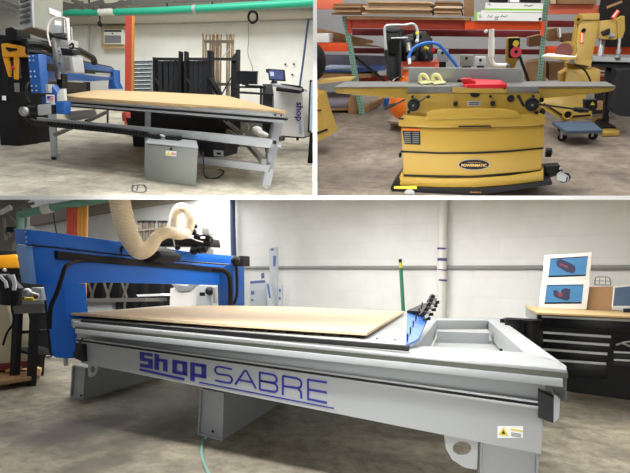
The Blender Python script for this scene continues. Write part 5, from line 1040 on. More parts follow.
for k, (xa, xb, ya, yb, mt) in enumerate(((460, 473, 55, 66.4, GREYP), (475, 486, 57, 66, mat('pale_grey_box', (178, 180, 182), .5)), (437, 448, 50, 62, mat('mid_grey_box', (140, 144, 148), .5)))):
    t = Thing('junction_box', ['grey junction box behind the middle of the fence', 'pale grey junction box behind the fence, beside the white pipe', 'grey box behind the arch of the blue hose'][k], 'junction box', r)
    t.part('box', mt, P([(xa, ya), (xb, ya + .2), (xb, yb), (xa, yb)], yR - .9, .2), bevel=.01); t.part('knockout', BLACK, MB().disc(r.Y((xa + xb) / 2, ya + 3, yR - .9), (0, -1, 0), .02, .01)); t.part('bracket', DARKM, P([(xa + 2, yb), (xb - 2, yb), (xb - 2, None), (xa + 2, None)], yR - .86, .04)); t.done()
# dark backing sheets on the rack
one('dark_tarp', 'dark sheet hanging behind the drill press at the upper right', 'sheet', mat('near_black_sheet', (34, 30, 32), .8, var=.2), P([(604, -20), (640, -20), (640, 47), (600, 47), (598, 20)], yR - .05, .04), r)
t = Thing('stored_timber', 'thin tan timber lying across the dark sheet at the top right', 'timber', r); t.part('strip', PALLET, MB().bar(r.Y(607, 7.4, yR - .2), r.Y(622, 1.6, yR - .2), .03, .03)); t.done()

# ---- air compressor and dust blower cluster
dC = 6.6
t = Thing('air_compressor', 'black compressor motor with an orange tank behind the left end of the fence', 'compressor', r)
t.part('motor', BLACKM, D([(383.6, 27), (401, 28), (402, 60), (399, 82), (388, 82), (383.6, 55)], dC, .3), bevel=.05); t.part('motor_drum', BLACK, MB().cyl(r.D(394, 46, dC - .08), r.D(394, 46, dC + .1), .1, 20)); t.part('guard_frame', DARKM, MB().tube([r.D(386, 32, dC - .1), r.D(400, 32, dC - .1), r.D(400, 78, dC - .1), r.D(388, 78, dC - .1), r.D(386, 32, dC - .1)], .02, 6)); t.part('fin_head', STEEL, MB().cyl(r.D(408, 44, dC - .06), r.D(409, 52, dC - .06), .045, 14)); t.part('fin_head', DARKM, MB().cyl(r.D(414, 36, dC - .06), r.D(421, 35, dC - .06), .05, 14)); t.part('regulator', BLACK, MB().cyl(r.D(424, 52, dC - .08), r.D(426, 60, dC - .08), .05, 12)); t.part('gauge', STEEL, MB().disc(r.D(413, 58, dC - .1), (0, -1, 0), .03, .02)); t.part('housing', BLACK, D([(401, 36), (424, 31), (431, 40), (432, 62), (404, 66)], dC + .15, .3), bevel=.04)
t.part('pump', DARKM, D([(404, 40), (414, 38), (416, 52), (405, 54)], dC + .02, .2), bevel=.03); t.part('pump', BLACKM, D([(420, 44), (432, 46), (432, 62), (420, 62)], dC + .02, .2), bevel=.03); pass
fr_ = t.part('frame', REDO, MB().bar(r.D(400.6, 64, dC), r.D(400.6, 78, dC), .05, .05).bar(r.D(400, 64, dC), r.D(438, 64.4, dC), .05, .06).bar(r.D(436, 60, dC), r.D(436, 70, dC), .05, .05)); t.part('tank', BRORANGE, MB().ball(r.D(405, 84, dC + .25), (.24, .2, .2), 24, 12)); t.part('tank', BRORANGE, MB().ball(r.D(404, 104, dC + .25), (.22, .2, .22), 24, 12)); t.part('tank_leg', BLACKM, D([(403, 98), (408, 98), (408, None), (404, None)], dC + .3, .1))
t.part('tank_stripe', PAPER, MB().tube(smooth_path([r.D(392.6, 81, dC - .02), r.D(397, 77.6, dC - .02), r.D(404, 76.4, dC - .02)]), .006, 6)); t.part('steel_pipe', ALU, MB().tube(smooth_path([r.D(386, 50, dC - .15), r.D(384.8, 36, dC - .15), r.D(385.4, 27, dC - .15), r.D(392, 25.4, dC - .15), r.D(404, 25.4, dC - .15), r.D(412.4, 24.2, dC - .15), r.D(416.4, 27.6, dC - .15), r.D(417.6, 34, dC - .15), r.D(417.4, 41, dC - .15)]), .02, 8)); t.part('steel_pipe', ALU, MB().tube([r.D(391, 38.2, dC - .12), r.D(408, 37.8, dC - .12)], .012, 8)); t.part('elbow', PVC, MB().ball(r.D(417, 41, dC - .15), .026, 8, 6)); t.part('collar', LABELY, MB().cyl(r.D(417.2, 32, dC - .15), r.D(417.4, 34.8, dC - .15), .026, 10)); t.part('yellow_valve', LABELY, MB().cyl(r.D(424, 47.8, dC - .1), r.D(428.4, 49.2, dC - .1), .022, 10))
t.part('fitting', STEEL, MB().cyl(r.D(408.4, 56, dC - .1), r.D(409, 62, dC - .1), .025, 10)); t.part('hose_barb', PAPER, MB().cyl(r.D(409.4, 58.6, dC - .22), r.D(409.6, 64, dC - .22), .022, 10)); t.part('flange', RED, MB().disc(r.D(433, 50, dC - .05), (0, -1, 0), .03, .02)); t.done()
one('air_hose', 'bright blue air hose arching over from the compressor behind the fence', 'hose', HOSEB, MB().tube(smooth_path([r.D(409.4, 60, dC - .2), r.D(410, 54, dC - .2), r.D(414, 48, dC - .2), r.D(422, 44, dC - .2), r.D(431, 42.6, dC - .2), r.D(438, 44.4, dC - .2), r.D(443, 49, dC - .15), r.D(449, 56, dC - .1), r.D(456, 65, dC - .05), r.D(460, 72, dC)]), .02, 10), r)
one('blue_canister', 'small blue canister on the floor below the left wing', 'canister', HOSEB, MB().tube([r.F(386.6, 106), r.F(386.6, 106) + V((0, 0, .15))], [.07, .05], 14), r)
t = Thing('hand_pallet', 'corner of a grey wooden pallet on the floor left of the jointer base', 'pallet', r)
t.part('deck', mat('weathered_wood', (160, 142, 126), .8, var=.2, scale=9), MB().ex(fp(r, [(388.2, 121), (396, 113), (412, 111), (412, 124)], .14), (0, 0, -.03))); t.part('block', PALLET, MB().box(r.F(392, 126.5) + V((-.03, 0, 0)), r.F(392, 126.5) + V((.5, .08, .1)))); t.part('side_board', BLACKM, MB().box(r.F(392, 126.5) + V((.05, .1, 0)), r.F(392, 126.5) + V((.5, .2, .1)))); t.done()

# ---- machine at the left edge
dL = 6.2
t = Thing('planer', 'yellow planer cabinet cut off by the left edge with its table overlapping the left wing', 'machine', r)
t.part('cabinet', YEL, D([(300, 90), (317.6, 95), (322, 112), (330, 135.4), (300, 152)], dL, .4)); t.part('seam', BLACK, D([(300, 112.4), (321, 109.6), (321.6, 110.8), (300, 114)], dL - .01, .02)); t.part('seam', BLACK, D([(300, 138.4), (327, 128.4), (328, 130.2), (300, 140.6)], dL - .01, .02)); t.part('table', YEL2, D([(300, 82.6), (338, 78.6), (351.6, 78.6), (351.6, 80.2), (300, 86)], dL + .3, .3)); t.part('dust_hood', RUBBER, MB().ball(r.D(314, 62, dL + .3), (.16, .2, .24), 20, 12)); t.part('knob', BLACK, MB().ball(r.D(326, 119.4, dL + .2), .03, 8, 6)); t.done()

# ------------------------------------------------------------------ the jointer
t = Thing('jointer', 'long yellow jointer with cast iron tables, steel fence and oval black badge', 'jointer', r)
J = lambda pts, dy=0., th=.5: MB().ex([r.Y(x, y, yj + dy) for x, y in pts], (0, th, 0))
zT = r.Y(470, 87, yj).z
# bodies
base = t.part('base', YEL, J([(401, 127.6), (470, 128.4), (544.4, 125.4), (541.2, 170.6), (470, 176.4), (403.6, 175.4)], .02, .5), bevel=.012)
t.part('seam', BLACK, J([(400.6, 150.8), (440, 152.6), (475, 152.2), (510, 150.6), (543.6, 147.4), (543.5, 148.8), (510, 152.1), (475, 153.8), (440, 154), (400.8, 152.4)], .008, .02), parent=base); t.part('lower_seam', BLACK, J([(403.4, 174.8), (470, 176.2), (510, 174.4), (541.4, 170), (541.4, 171.4), (510, 176), (470, 177.8), (403.6, 176.4)], .008, .04), parent=base)
t.part('plinth', YEL, J([(399, 176.4), (403, 174.4), (403.6, 177), (440, 178.8), (475, 178.4), (510, 176), (541, 171.4), (543.6, 168.4), (543.6, 181), (510, 185), (475, 187.6), (440, 187.6), (399.6, 185.8)], -.01, .55), bevel=.01)
t.part('ledge', YEL, J([(398.2, 126.4), (398.8, 119.4), (404, 115), (432, 117), (470, 116.8), (520, 115), (541, 113.2), (545.4, 116), (545.4, 125), (530, 126.4), (470, 128), (430, 128)], -.03, .6), bevel=.012)
t.part('bulge', YEL, J([(425, 120), (427, 112.6), (432, 110.4), (450, 108.8), (480, 108.4), (505, 109), (517, 111.4), (520.4, 114.6), (521, 118)], -.05, .3), bevel=.015); t.part('vent_slot', BLACK, J([(458.6, 126.2), (490, 125.6), (491.4, 126.8), (458.2, 127.4)], -.04, .03)); t.part('vent_slot', RUBBER, J([(398.9, 118.4), (403, 118), (403.4, 119.4), (399, 119.6)], -.045, .02))
t.part('upper_body', YEL, J([(405, 97), (406.6, 94.4), (410, 93.2), (452.4, 93), (507, 92.4), (537, 92.6), (541, 95), (541.6, 116), (520, 118), (406.6, 119)], .0, .42), bevel=.01)
t.part('back_body', YEL, J([(407, 92), (538, 92), (540, 116), (407, 118)], .1, .4))
# tables and wings
def top(pf, pb, nm, mt, th=.02, dy=0): return t.part(nm, mt, MB().ex([r.Y(x, y, yj + dy) for x, y in pf] + [r.F(x, y, zT + .0) for x, y in pb], (0, 0, -th)))
WY = J([(334.2, 87.2), (407.4, 86.6), (407.4, 98.4), (396, 98.2), (336, 93.2)], .0, .03); wl_ = t.part('left_wing', YEL, WY, bevel=.004); top([(334.2, 87), (408, 86.4)], [(408, 81.6), (346, 81.4)], 'infeed_table', CAST)
wr_ = t.part('right_wing', YEL, J([(537.6, 86.8), (615.8, 86.2), (613.6, 90.6), (597, 93.6), (540.4, 98.6)], .0, .03), bevel=.004); top([(536.6, 86.4), (615.8, 86)], [(606, 81.6), (523, 81.4)], 'outfeed_table', CAST)
t.part('table_edge', CAST, J([(407.4, 86.4), (452, 86.4), (452, 92.8), (407.4, 92.6)], -.005, .04), bevel=.003); t.part('table_edge', CAST, J([(507, 87), (538, 86.4), (537.4, 92.8), (507, 92.6)], -.005, .04), bevel=.003); top([(407.6, 86.4), (538, 86.4)], [(524, 81.6), (408, 81.6)], 'centre_table', CAST)
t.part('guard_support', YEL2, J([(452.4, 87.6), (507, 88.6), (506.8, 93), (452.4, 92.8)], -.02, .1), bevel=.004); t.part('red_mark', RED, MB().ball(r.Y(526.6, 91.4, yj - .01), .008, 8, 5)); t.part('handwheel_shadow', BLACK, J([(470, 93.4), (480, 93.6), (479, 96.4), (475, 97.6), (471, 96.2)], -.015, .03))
# fence
t.part('fence', ALU, MB().ex([r.F(408.4, 82.4, zT), r.F(522.4, 82.4, zT), r.Y(522.8, 70, r.F(522.4, 82.4, zT).y), r.Y(521, 68.4, r.F(522.4, 82.4, zT).y), r.Y(408.6, 67.8, r.F(408.4, 82.4, zT).y)], (0, .04, 0)), bevel=.003)
# wheels, knobs, levers
def wheel(x, y, R_, hx, hy):
    c = r.Y(x, y, yj - .06); k = t.part('handwheel', BLACKM, MB().disc(c, (0, -1, 0), R_, .05, 24)); t.part('hub', DARKM, MB().disc(c + V((0, -.05, 0)), (0, -1, 0), R_ * .55, .015), parent=k); t.part('centre_cap', STEEL, MB().disc(c + V((0, -.065, 0)), (0, -1, 0), R_ * .18, .01), parent=k); return c
wheel(414.2, 104.4, .054, 0, 0); t.part('lever', DARKM, MB().tube([r.Y(416, 103.4, yj - .09), r.Y(425.6, 98, yj - .09)], .008, 8)); t.part('lever_knob', BLACK, MB().ball(r.Y(428, 96.8, yj - .09), (.02, .014, .013), 10, 6)); t.part('lock_lever', DARKM, MB().tube([r.Y(405, 99.6, yj - .1), r.Y(393.6, 105, yj - .1)], .009, 8)); t.part('lever_grip', BLACKM, MB().tube([r.Y(395.6, 104, yj - .1), r.Y(384.4, 108.4, yj - .1)], [.014, .02], 10))
wheel(531.6, 103.8, .054, 0, 0)
t.part('long_lever', DARKM, MB().tube([r.Y(533, 103.4, yj - .12), r.Y(577, 109.4, yj - .12)], .008, 8)); t.part('lever_grip', BLACK, MB().tube([r.Y(573.6, 109, yj - .12), r.Y(580, 110, yj - .12), r.Y(588.6, 111, yj - .12)], [.016, .024, .015], 12))
t.part('small_lever', BLACKM, MB().tube([r.Y(518.6, 96.6, yj - .03), r.Y(523.8, 106.4, yj - .03)], .011, 8)); t.part('pivot', BLACK, MB().ball(r.Y(518.8, 96.6, yj - .03), .017, 10, 6))
for x, y, R_, mt in ((455.6, 103.4, .02, DARKM), (492.8, 103.2, .021, DARKM), (510.6, 98.2, .03, BLACKM), (412.6, 96.6, .011, DARKM), (490.4, 96.2, .011, BLACK), (533, 96, .01, BLACK), (541.4, 99.6, .018, BLACK), (409, 111.4, .014, BLACK), (536.4, 112.4, .014, BLACK)): t.part('knob', mt, MB().disc(r.Y(x, y, yj), (0, -1, 0), R_, .03, 16))
t.part('plate', PAINT, J([(467.2, 101.2), (480.6, 101), (480.6, 105.8), (467.2, 106)], -.004, .006)); nm = MB()
for k in range(2): nm.ex([r.Y(x, y, yj - .0055) for x, y in rect(468.8, 102.2 + k * 1.6, 479.2, 103 + k * 1.6)], (0, .002, 0))
t.part('plate_text', DARKM, nm)
t.part('lever_latch', BLACKM, MB().ball(r.Y(541.6, 112, yj + .02), (.03, .03, .035), 10, 6))
# labels and badges
lb_ = t.part('safety_label', BLACKM, J([(402.4, 130.6), (420, 130.8), (420.4, 144.8), (404.6, 144.2)], .016, .004)); t.part('label_header', BRORANGE, J([(402.4, 128.6), (420, 129), (420, 130.8), (402.6, 130.4)], .015, .004), parent=lb_)
tx = MB()
for k in range(6):
    for a_ in (0, 1): tx.ex([r.Y(x, y, yj + .0145) for x, y in rect(404.2 + a_ * 8.3, 132 + k * 2, 410.6 + a_ * 8.3, 133.1 + k * 2)], (0, .002, 0))
t.part('label_text', mat('label_grey_text', (104, 106, 106), .6), tx, parent=lb_)
ov = [(474 + 16 * math.cos(a), 164.7 + 5.6 * math.sin(a)) for a in [2 * math.pi * i / 32 for i in range(32)]]; ov2 = [(474 + 15 * math.cos(a), 164.7 + 4.8 * math.sin(a)) for a in [2 * math.pi * i / 32 for i in range(32)]]
bg = t.part('badge', STEEL, J(ov, .014, .01)); t.part('badge_face', BLACK, J(ov2, .011, .006), parent=bg)
f3 = lambda cx, cy, dy: (lambda x, y, d: r.Y(cx + x, cy - y, yj + dy - d))
t.part('lettering', mat('gold_lettering', (236, 200, 120), .5), MB().text('POWERMATIC', f3(474, 165.5, .011), 3.7, .002, 1.05, .02), parent=bg, label='small gold capitals on the oval badge'); t.part('small_lettering', CARD2, MB().ex([r.Y(x, y, yj + .009) for x, y in rect(467, 162.2, 481, 162.9)], (0, .002, 0)), parent=bg)
# mobile base
t.part('mobile_base', BLACKM, J([(391.4, 188), (398.6, 186.6), (440, 188.4), (475, 188.6), (510, 186), (552, 180.8), (552.2, 184.8), (510, 191), (475, 195.4), (430, 195.4), (392, 193.8)], -.05, .6), bevel=.006)
t.part('base_corner', BLACK, J([(390.6, 187), (398.6, 177), (399, 190), (391.4, 193.6)], -.03, .4)); t.part('yellow_tag', LABELY, J([(394, 186.2), (417, 186), (416.6, 189), (394, 188.6)], -.058, .006)); bb = t.part('base_badge', BLACK, J([(469, 190.8), (482.4, 190.8), (482, 193.8), (469.4, 193.8)], -.056, .006)); t.part('badge_text', GOLD, MB().text('POWERMATIC', f3(475.7, 192.3, -.056), 1.8, .002, .95, .03), parent=bb)
t.part('caster', mat('grey_wheel', (176, 180, 182), .4), MB().disc(r.Y(409.6, 194.4, yj - .07), (0, -1, 0), .055, .03, 24)); t.part('side_latch', BLACK, MB().ball(r.Y(400.2, 155, yj + .15), (.015, .03, .03), 8, 6))
cs = t.part('caster_bracket', BLACKM, J([(545, 166.6), (559.4, 165.6), (563, 171), (560, 174.6), (549.6, 177.8), (545, 174.4)], .12, .12), bevel=.006); cc = r.Y(564, 177.6, yj + .1)
t.part('caster_wheel', RUBBER, MB().cyl(cc + V((-.012, -.02, 0)), cc + V((.02, .02, 0)), .042, 18), parent=cs); t.part('caster_fork', ALU, MB().ex([r.Y(x, y, yj + .06) for x, y in [(557, 174), (561, 171.6), (569, 176.6), (568.4, 180.6), (563.4, 182), (557, 180)]], (0, .02, 0)), parent=cs, bevel=.003); t.part('brake_pedal', ALU, MB().ball(r.Y(560.6, 168.6, yj + .09), (.014, .02, .014), 8, 6), parent=cs); c2 = r.Y(545.6, 152.4, yj + .45)
t.part('caster_wheel', BLACK, MB().cyl(c2, c2 + V((.05, 0, 0)), .045, 16)); t.part('caster_fork', ALU, MB().ball(c2 + V((.05, 0, .01)), (.02, .03, .03), 8, 6))
# control post
yP = yj + .42
Q = lambda pts, dy=0., th=.06: MB().ex([r.Y(x, y, yP + dy) for x, y in pts], (0, th, 0))
cp_ = t.part('control_station', YEL, Q([(506.2, 37.6), (520, 37), (519.6, 59), (513, 66), (505.6, 62)], 0, .1), bevel=.01); t.part('face_plate', BLACK, Q([(508.6, 38.4), (520.2, 38), (519.6, 58.6), (508.4, 58)], -.012, .015), parent=cp_, bevel=.005); t.part('start_button', LABELY, MB().disc(r.Y(515.8, 43.4, yP - .012), (0, -1, 0), .026, .02), parent=cp_)
st_ = t.part('stop_button', mat('coral_red_plastic', (232, 76, 96), .35), MB().disc(r.Y(515.8, 52, yP - .012), (0, -1, 0), .046, .035, 24), parent=cp_); t.part('stop_centre', BLACK, MB().disc(r.Y(516, 51.6, yP - .048), (0, -1, 0), .014, .006), parent=cp_); t.part('post', YEL, Q([(508, 60), (517.4, 60), (514.4, 69.4), (510, 69.4)], .02, .06), bevel=.005); t.part('post', YEL, Q([(509, 68), (515, 68), (515, 92), (509, 92)], .06, .05)); t.part('elbow', STEEL, MB().ball(r.Y(508.6, 65.8, yP), .025, 10, 6)); t.part('motor_switch_box', BLACKM, MB().ex([r.Y(x, y, yj + .3) for x, y in [(584.4, 100), (597.6, 99.6), (597.8, 108), (593, 111.4), (584.6, 110.4)]], (0, .1, 0)), bevel=.01); t.part('warning_triangle', LABELY, MB().ex([r.Y(x, y, yj + .296) for x, y in [(592.6, 101.4), (595.2, 105), (590.2, 105)]], (0, .003, 0))); t.part('switch_bracket', PAINT, MB().ex([r.Y(x, y, yj + .32) for x, y in [(587, 94), (594.4, 93.6), (594.4, 100), (587, 100)]], (0, .04, 0)))
t.done()
t = Thing('dust_pipe', 'white plastic pipe bending towards the stop button post behind the fence', 'pipe', r)
yq = r.F(470, 82.4, zT).y + .5
t.part('pipe', PVC, MB().tube(smooth_path([r.Y(491.6, 29, yq), r.Y(491.4, 45, yq), r.Y(491, 58, yq), r.Y(493.4, 64.6, yq), r.Y(499, 66, yq), r.Y(506.4, 66, yq)], 8), .026, 14)); t.part('coupling', PAPER, MB().cyl(r.Y(491.5, 39, yq), r.Y(491.2, 57, yq), .031, 14)); t.part('lamp_button', PAPER, MB().ball(r.Y(486, 31.4, yq), .018, 8, 5)); t.done()
# push blocks
for k, (x, ya) in enumerate(((417.6, 0), (430.6, .2))):
    t = Thing('push_block', ['left pale yellow push block with looped handle on the jointer table', 'right pale yellow push block with looped handle on the jointer table'][k], 'push block', r)
    z0_ = zT + .002; a_, b_, c_, d_ = r.F(x, 83.4 + ya, z0_), r.F(x + 4, 86 + ya, z0_), r.F(x + 15.4, 84.6 + ya, z0_), r.F(x + 12, 82.8 + ya, z0_)
    t.part('foam_sole', RUBBER, MB().ex([a_, b_, c_, d_], (0, 0, .012))); t.part('plate', LEMON, MB().ex([p + V((0, 0, .012)) for p in (a_, b_, c_, d_)], (0, 0, .012)))
    yy = (a_.y + c_.y) / 2; t.part('handle', LEMON, MB().tube(smooth_path([r.Y(x + 5, 83.6, yy), r.Y(x + 2.2, 78.4, yy), r.Y(x + 3.2, 75.2, yy), r.Y(x + 6.8, 75, yy), r.Y(x + 9.6, 78, yy), r.Y(x + 11.6, 82.4, yy)]), .016, 10)); t.done()
t = Thing('blade_guard', 'red plastic guard lying over the cutter area of the jointer table', 'guard', r)
yg = yj - .0
t.part('guard_plate', RED, MB().ex([r.Y(463, 86.2, yj), r.Y(468, 88.6, yj), r.Y(506.6, 89, yj), r.Y(506.8, 84.6, yj), r.F(500, 81.4, zT + .03), r.F(472, 80, zT + .03), r.F(463, 81.4, zT + .03)], (0, 0, .012)), bevel=.003)
t.part('guard_rim', RED, MB().ex([r.Y(468, 84.6, yj - .02), r.Y(506.8, 84.2, yj - .02), r.Y(506.6, 88.6, yj - .02), r.Y(470, 88.8, yj - .02), r.Y(465, 87, yj - .02)], (0, .03, 0)), bevel=.004); t.part('nose', BLACK, MB().cyl(r.Y(457.4, 80.6, yj + .1), r.Y(462, 80.8, yj + .1), .014, 10)); t.part('nose_cap', RED, MB().ex([r.Y(x, y, yj + .04) for x, y in [(461, 79), (470, 78.6), (476, 82), (476, 86), (467, 86), (461.4, 82.4)]], (0, .1, 0)), bevel=.006); t.part('thumb_hole', BLACK, MB().disc(r.F(470.4, 81.4, zT + .05), (0, 0, 1), .012, .004)); t.part('screw', BLACK, MB().disc(r.Y(504.6, 88.4, yj - .022), (0, -1, 0), .008, .004)); t.done()

# ------------------------------------------------------------------ disc and belt sander, drill press, dolly at the right
dS = 6.5
t = Thing('belt_disc_sander', 'tall yellow belt and disc sander with a maroon disc, behind the right wing', 'sander', r)
col = t.part('belt_column', YEL2, D([(580.4, 14.6), (599.6, 14), (599, 24), (592.2, 60.4), (575.4, 60), (577, 40)], dS, .25), bevel=.02); t.part('column_side', YEL, D([(577.6, 22), (580.8, 18), (578, 58), (573.4, 57.6), (574, 42)], dS + .05, .25), bevel=.01); t.part('roller', YEL, MB().cyl(r.D(578.4, 19, dS - .01), r.D(578.6, 19, dS + .2), .056, 20)); t.part('roller_bolt', BLACK, MB().disc(r.D(578.4, 19.4, dS - .015), (0, -1, 0), .018, .01))
t.part('column_cap', YEL2, D([(579, 13.6), (599.8, 13.2), (599.6, 19.6), (580, 20)], dS - .02, .02), bevel=.008); t.part('knob', BLACK, MB().disc(r.D(583.4, 30.4, dS), (0, -1, 0), .026, .03)); t.part('orange_label', BRORANGE, D([(580.2, 32.6), (583.6, 32.6), (583.6, 43), (580.2, 43)], dS - .012, .012)); t.part('label_stripe', PAPER, D([(581.4, 33.4), (582.4, 33.4), (582.4, 42), (581.4, 42)], dS - .018, .006))
c = r.D(564.6, 51.4, dS - .05); t.part('disc_guard', YEL2, MB().disc(c + V((.03, .02, 0)), (-.35, -1, .0), .125, .05, 28)); t.part('sanding_disc', MAROON, MB().disc(c + V((-.015, -.04, 0)), (-.35, -1, .0), .105, .012, 28)); t.part('work_table', PAPER, MB().ex(dp(r, [(542, 55.6, dS - .25), (575, 57.4, dS - .25), (577.6, 54.4, dS + .05), (548, 53.2, dS + .05)]), (0, 0, -.02))); t.part('table_edge', YEL2, MB().ex(dp(r, [(543, 56.4, dS - .25), (576, 57.2, dS - .25), (574.6, 61.4, dS - .25), (553, 58.6, dS - .25)]), (0, .05, 0))); t.part('trunnion', STEEL, MB().disc(r.D(571.8, 61.4, dS - .27), (0, -1, 0), .03, .03)); t.part('lower_arm', YEL2, D([(574, 60), (592, 60), (591, 66), (575, 64)], dS - .02, .1)); t.part('rear_arm', YEL2, D([(572, 56), (578, 54), (578, 60), (572, 60)], dS + .02, .1))
bs = t.part('stand_top', YEL2, D([(567.4, 70), (600.6, 69.4), (600, 84), (565.6, 84)], dS, .4), bevel=.012); t.part('stand_neck', YEL, D([(566.6, 63), (578, 62), (590, 64), (586, 71), (568, 71)], dS + .1, .25)); t.part('stand_side', YEL, D([(560.4, 74), (567.6, 70), (566, 98), (562, 98)], dS + .1, .3)); t.part('stand_body', YEL, D([(563, 84), (590, 84), (588, 112), (563, 112)], dS + .05, .4)); t.part('cord', BLACK, MB().tube(smooth_path([r.D(575, 64.4, dS - .1), r.D(581, 67, dS - .1), r.D(586, 72, dS - .1), r.D(590, 80, dS - .08), r.D(591.4, 84, dS - .05)]), .011, 8))
t.part('foot_plate', YEL, MB().ex(dp(r, [(541, 101, dS), (563, 96, dS), (592, 111, dS), (592, 118, dS), (564, 121.6, dS), (541, 108, dS)]), (0, .4, 0)), bevel=.01); t.part('foot_seam', BLACK, MB().bar(r.D(543.6, 103.4, dS - .02), r.D(563, 115.6, dS - .02), .018, .02).bar(r.D(571, 116.6, dS - .02), r.D(590.4, 115, dS - .02), .018, .02)); t.part('dust_port', YEL, MB().ring(r.D(567.8, 114.8, dS - .06), (0, -1, 0), .055, .014)); t.part('port_hole', BLACK, MB().disc(r.D(567.8, 114.8, dS - .03), (0, -1, 0), .05, .01)); t.done()
t = Thing('drill_press', 'yellow drill press head with a silver chuck and pale table at the right edge', 'drill press', r)
dD = 6.85
t.part('head', YEL2, D([(600.4, 21), (616, 19.6), (624, 15.4), (625, 30), (622, 38.6), (612, 40), (599.6, 39)], dD, .2), bevel=.012); t.part('head_side', YEL, D([(617, 20), (624.6, 16), (625, 30), (622.4, 38), (618, 38.6)], dD - .02, .05)); t.part('column', ALU, MB().cyl(r.D(602.6, 38, dD + .15), r.D(600, 57, dD + .15), .042, 14)); t.part('quill', STEEL, MB().cyl(r.D(619.6, 38, dD), r.D(618.6, 50, dD), .025, 12)); t.part('chuck', ALU, MB().cyl(r.D(618.6, 50, dD), r.D(618, 55, dD), .035, 14, r2=.022)); t.part('chuck_key', STEEL, MB().ball(r.D(617.4, 58, dD - .1), (.045, .03, .04), 12, 8))
t.part('switch', BLACK, D([(601, 31.6), (610, 28), (610.4, 34), (603, 35.6)], dD - .02, .05), bevel=.01); t.part('depth_stop', ALU, MB().cyl(r.D(609.6, 35.6, dD - .05), r.D(613.6, 36, dD - .05), .03, 10)); t.part('orange_tag', ORANGE, D([(611, 17.6), (617, 9.6), (620, 11), (615, 19.2)], dD - .05, .02)); t.part('tag_stripe', PAPER, D([(612.4, 16.6), (617.4, 10.4), (618.2, 10.8), (613.6, 17.4)], dD - .056, .004)); t.part('table', PAINT, D([(592.6, 57), (640, 58.4), (640, 62.6), (592.4, 61.4)], dD - .1, .22), bevel=.006); t.part('table_shadow_body', BLACKM, D([(591, 62), (640, 63.4), (640, 69), (592, 66.6)], dD - .05, .2)); t.part('stand', BLACKM, D([(607, 66), (612, 66), (612, None), (607, None)], dD + .02, .12)); t.done()
t = Thing('steel_cabinet', 'black cabinet on casters at the right edge below the drill press', 'cabinet', r)
t.part('body', BLACKM, D([(617, 70), (640, 70), (640, 118), (620, 116), (612, 112), (616, 84)], 6.3, .3)); t.part('post', BLACKM, D([(617.6, 70.6), (622, 71), (614, 108), (610, 107)], 6.25, .06)); t.part('caster', STEEL, MB().disc(r.D(612.6, 113.4, 6.4), (-.6, -1, 0), .04, .03)); t.done()
t = Thing('shelf_bench', 'dark bench with a brown board behind the sander at the right', 'bench', r)
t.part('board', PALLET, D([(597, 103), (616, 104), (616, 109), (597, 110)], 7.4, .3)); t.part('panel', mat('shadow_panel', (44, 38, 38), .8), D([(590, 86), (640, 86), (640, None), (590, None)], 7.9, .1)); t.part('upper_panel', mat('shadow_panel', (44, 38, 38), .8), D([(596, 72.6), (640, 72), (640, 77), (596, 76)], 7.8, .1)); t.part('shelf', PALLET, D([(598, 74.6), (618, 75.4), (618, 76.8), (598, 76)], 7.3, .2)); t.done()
t = Thing('platform_dolly', 'blue-grey carpeted platform dolly on casters right of the jointer', 'dolly', r)
t.part('deck', DOLLYB, MB().ex(fp(r, [(552, 121.6), (594, 122.2), (603, 130), (566, 130.8)], .2), (0, 0, -.04)), bevel=.012)
for x, y in ((561.6, 141.2), (592.4, 139.6), (561, 131.6)):
    c = r.F(x, y) + V((0, 0, .05)); k = t.part('caster', RUBBER, MB().cyl(c + V((-.015, -.02, 0)), c + V((.015, .02, 0)), .05, 18)); t.part('caster_fork', ALU, MB().ex([c + V((-.03, -.03, -.01)), c + V((.03, -.03, -.01)), c + V((.035, -.03, .1)), c + V((-.035, -.03, .1))], (0, .01, 0)), parent=k)
t.done()
t = Thing('pallet_jack', 'yellow tipped fork with a black deck on the floor beyond the blue dolly', 'pallet jack', r)
t.part('tip', YEL2, MB().ex(fp(r, [(602, 127.4), (619.4, 127.2), (619.8, 132), (603, 132.4)], .06), (0, 0, -.05)), bevel=.006); t.part('deck', BLACKM, MB().ex(fp(r, [(594, 119.4), (600, 118.6), (616, 126.6), (603, 127.2)], .08), (0, 0, -.05))); t.part('edge', YEL2, MB().bar(r.F(594, 120.6, .08), r.F(602, 118.2, .08), .04, .05)); t.done()
# ------------------------------------------------------------------ partition between the bays
def camv(x, y, z): return C.Rt @ V((x, y, z)) + C.o
def campt(px, py, d): return C.D(px, py, d)
PART = mat('white_partition_board', (250, 250, 250), .6, var=0)
n_ = C.Rt @ V((0, 1, -ny)).normalized() * WALL_T
a_, b_, c_, d_ = [C.Rt @ V((x, ny * z, z)) + C.o for x, z in ((-6.5, 3.95), (6.5, 3.95), (20, 24), (-20, 24))]

def raw(name, mb):
    me = mesh_of(mb, name, None, V((0, 0, 0)), PART); o = bpy.data.objects.new(name, me); COL.objects.link(o); props(o, kind='structure'); return o
raw('floor_slab', MB().ex([a_ - n_, b_ - n_, c_ - n_, d_ - n_], n_ * 2))
ex_ = C.Rt @ V((WALL_T, 0, 0))
q = [C.Rt @ V(v) + C.o for v in ((0, ny * 3.96, 3.96), (0, ny * 24, 24), (0, ny * 24 - 14, 24), (0, ny * 3.96 - 3.2, 3.96))]
raw('wall_partition', MB().ex([p - ex_ for p in q], ex_ * 2))

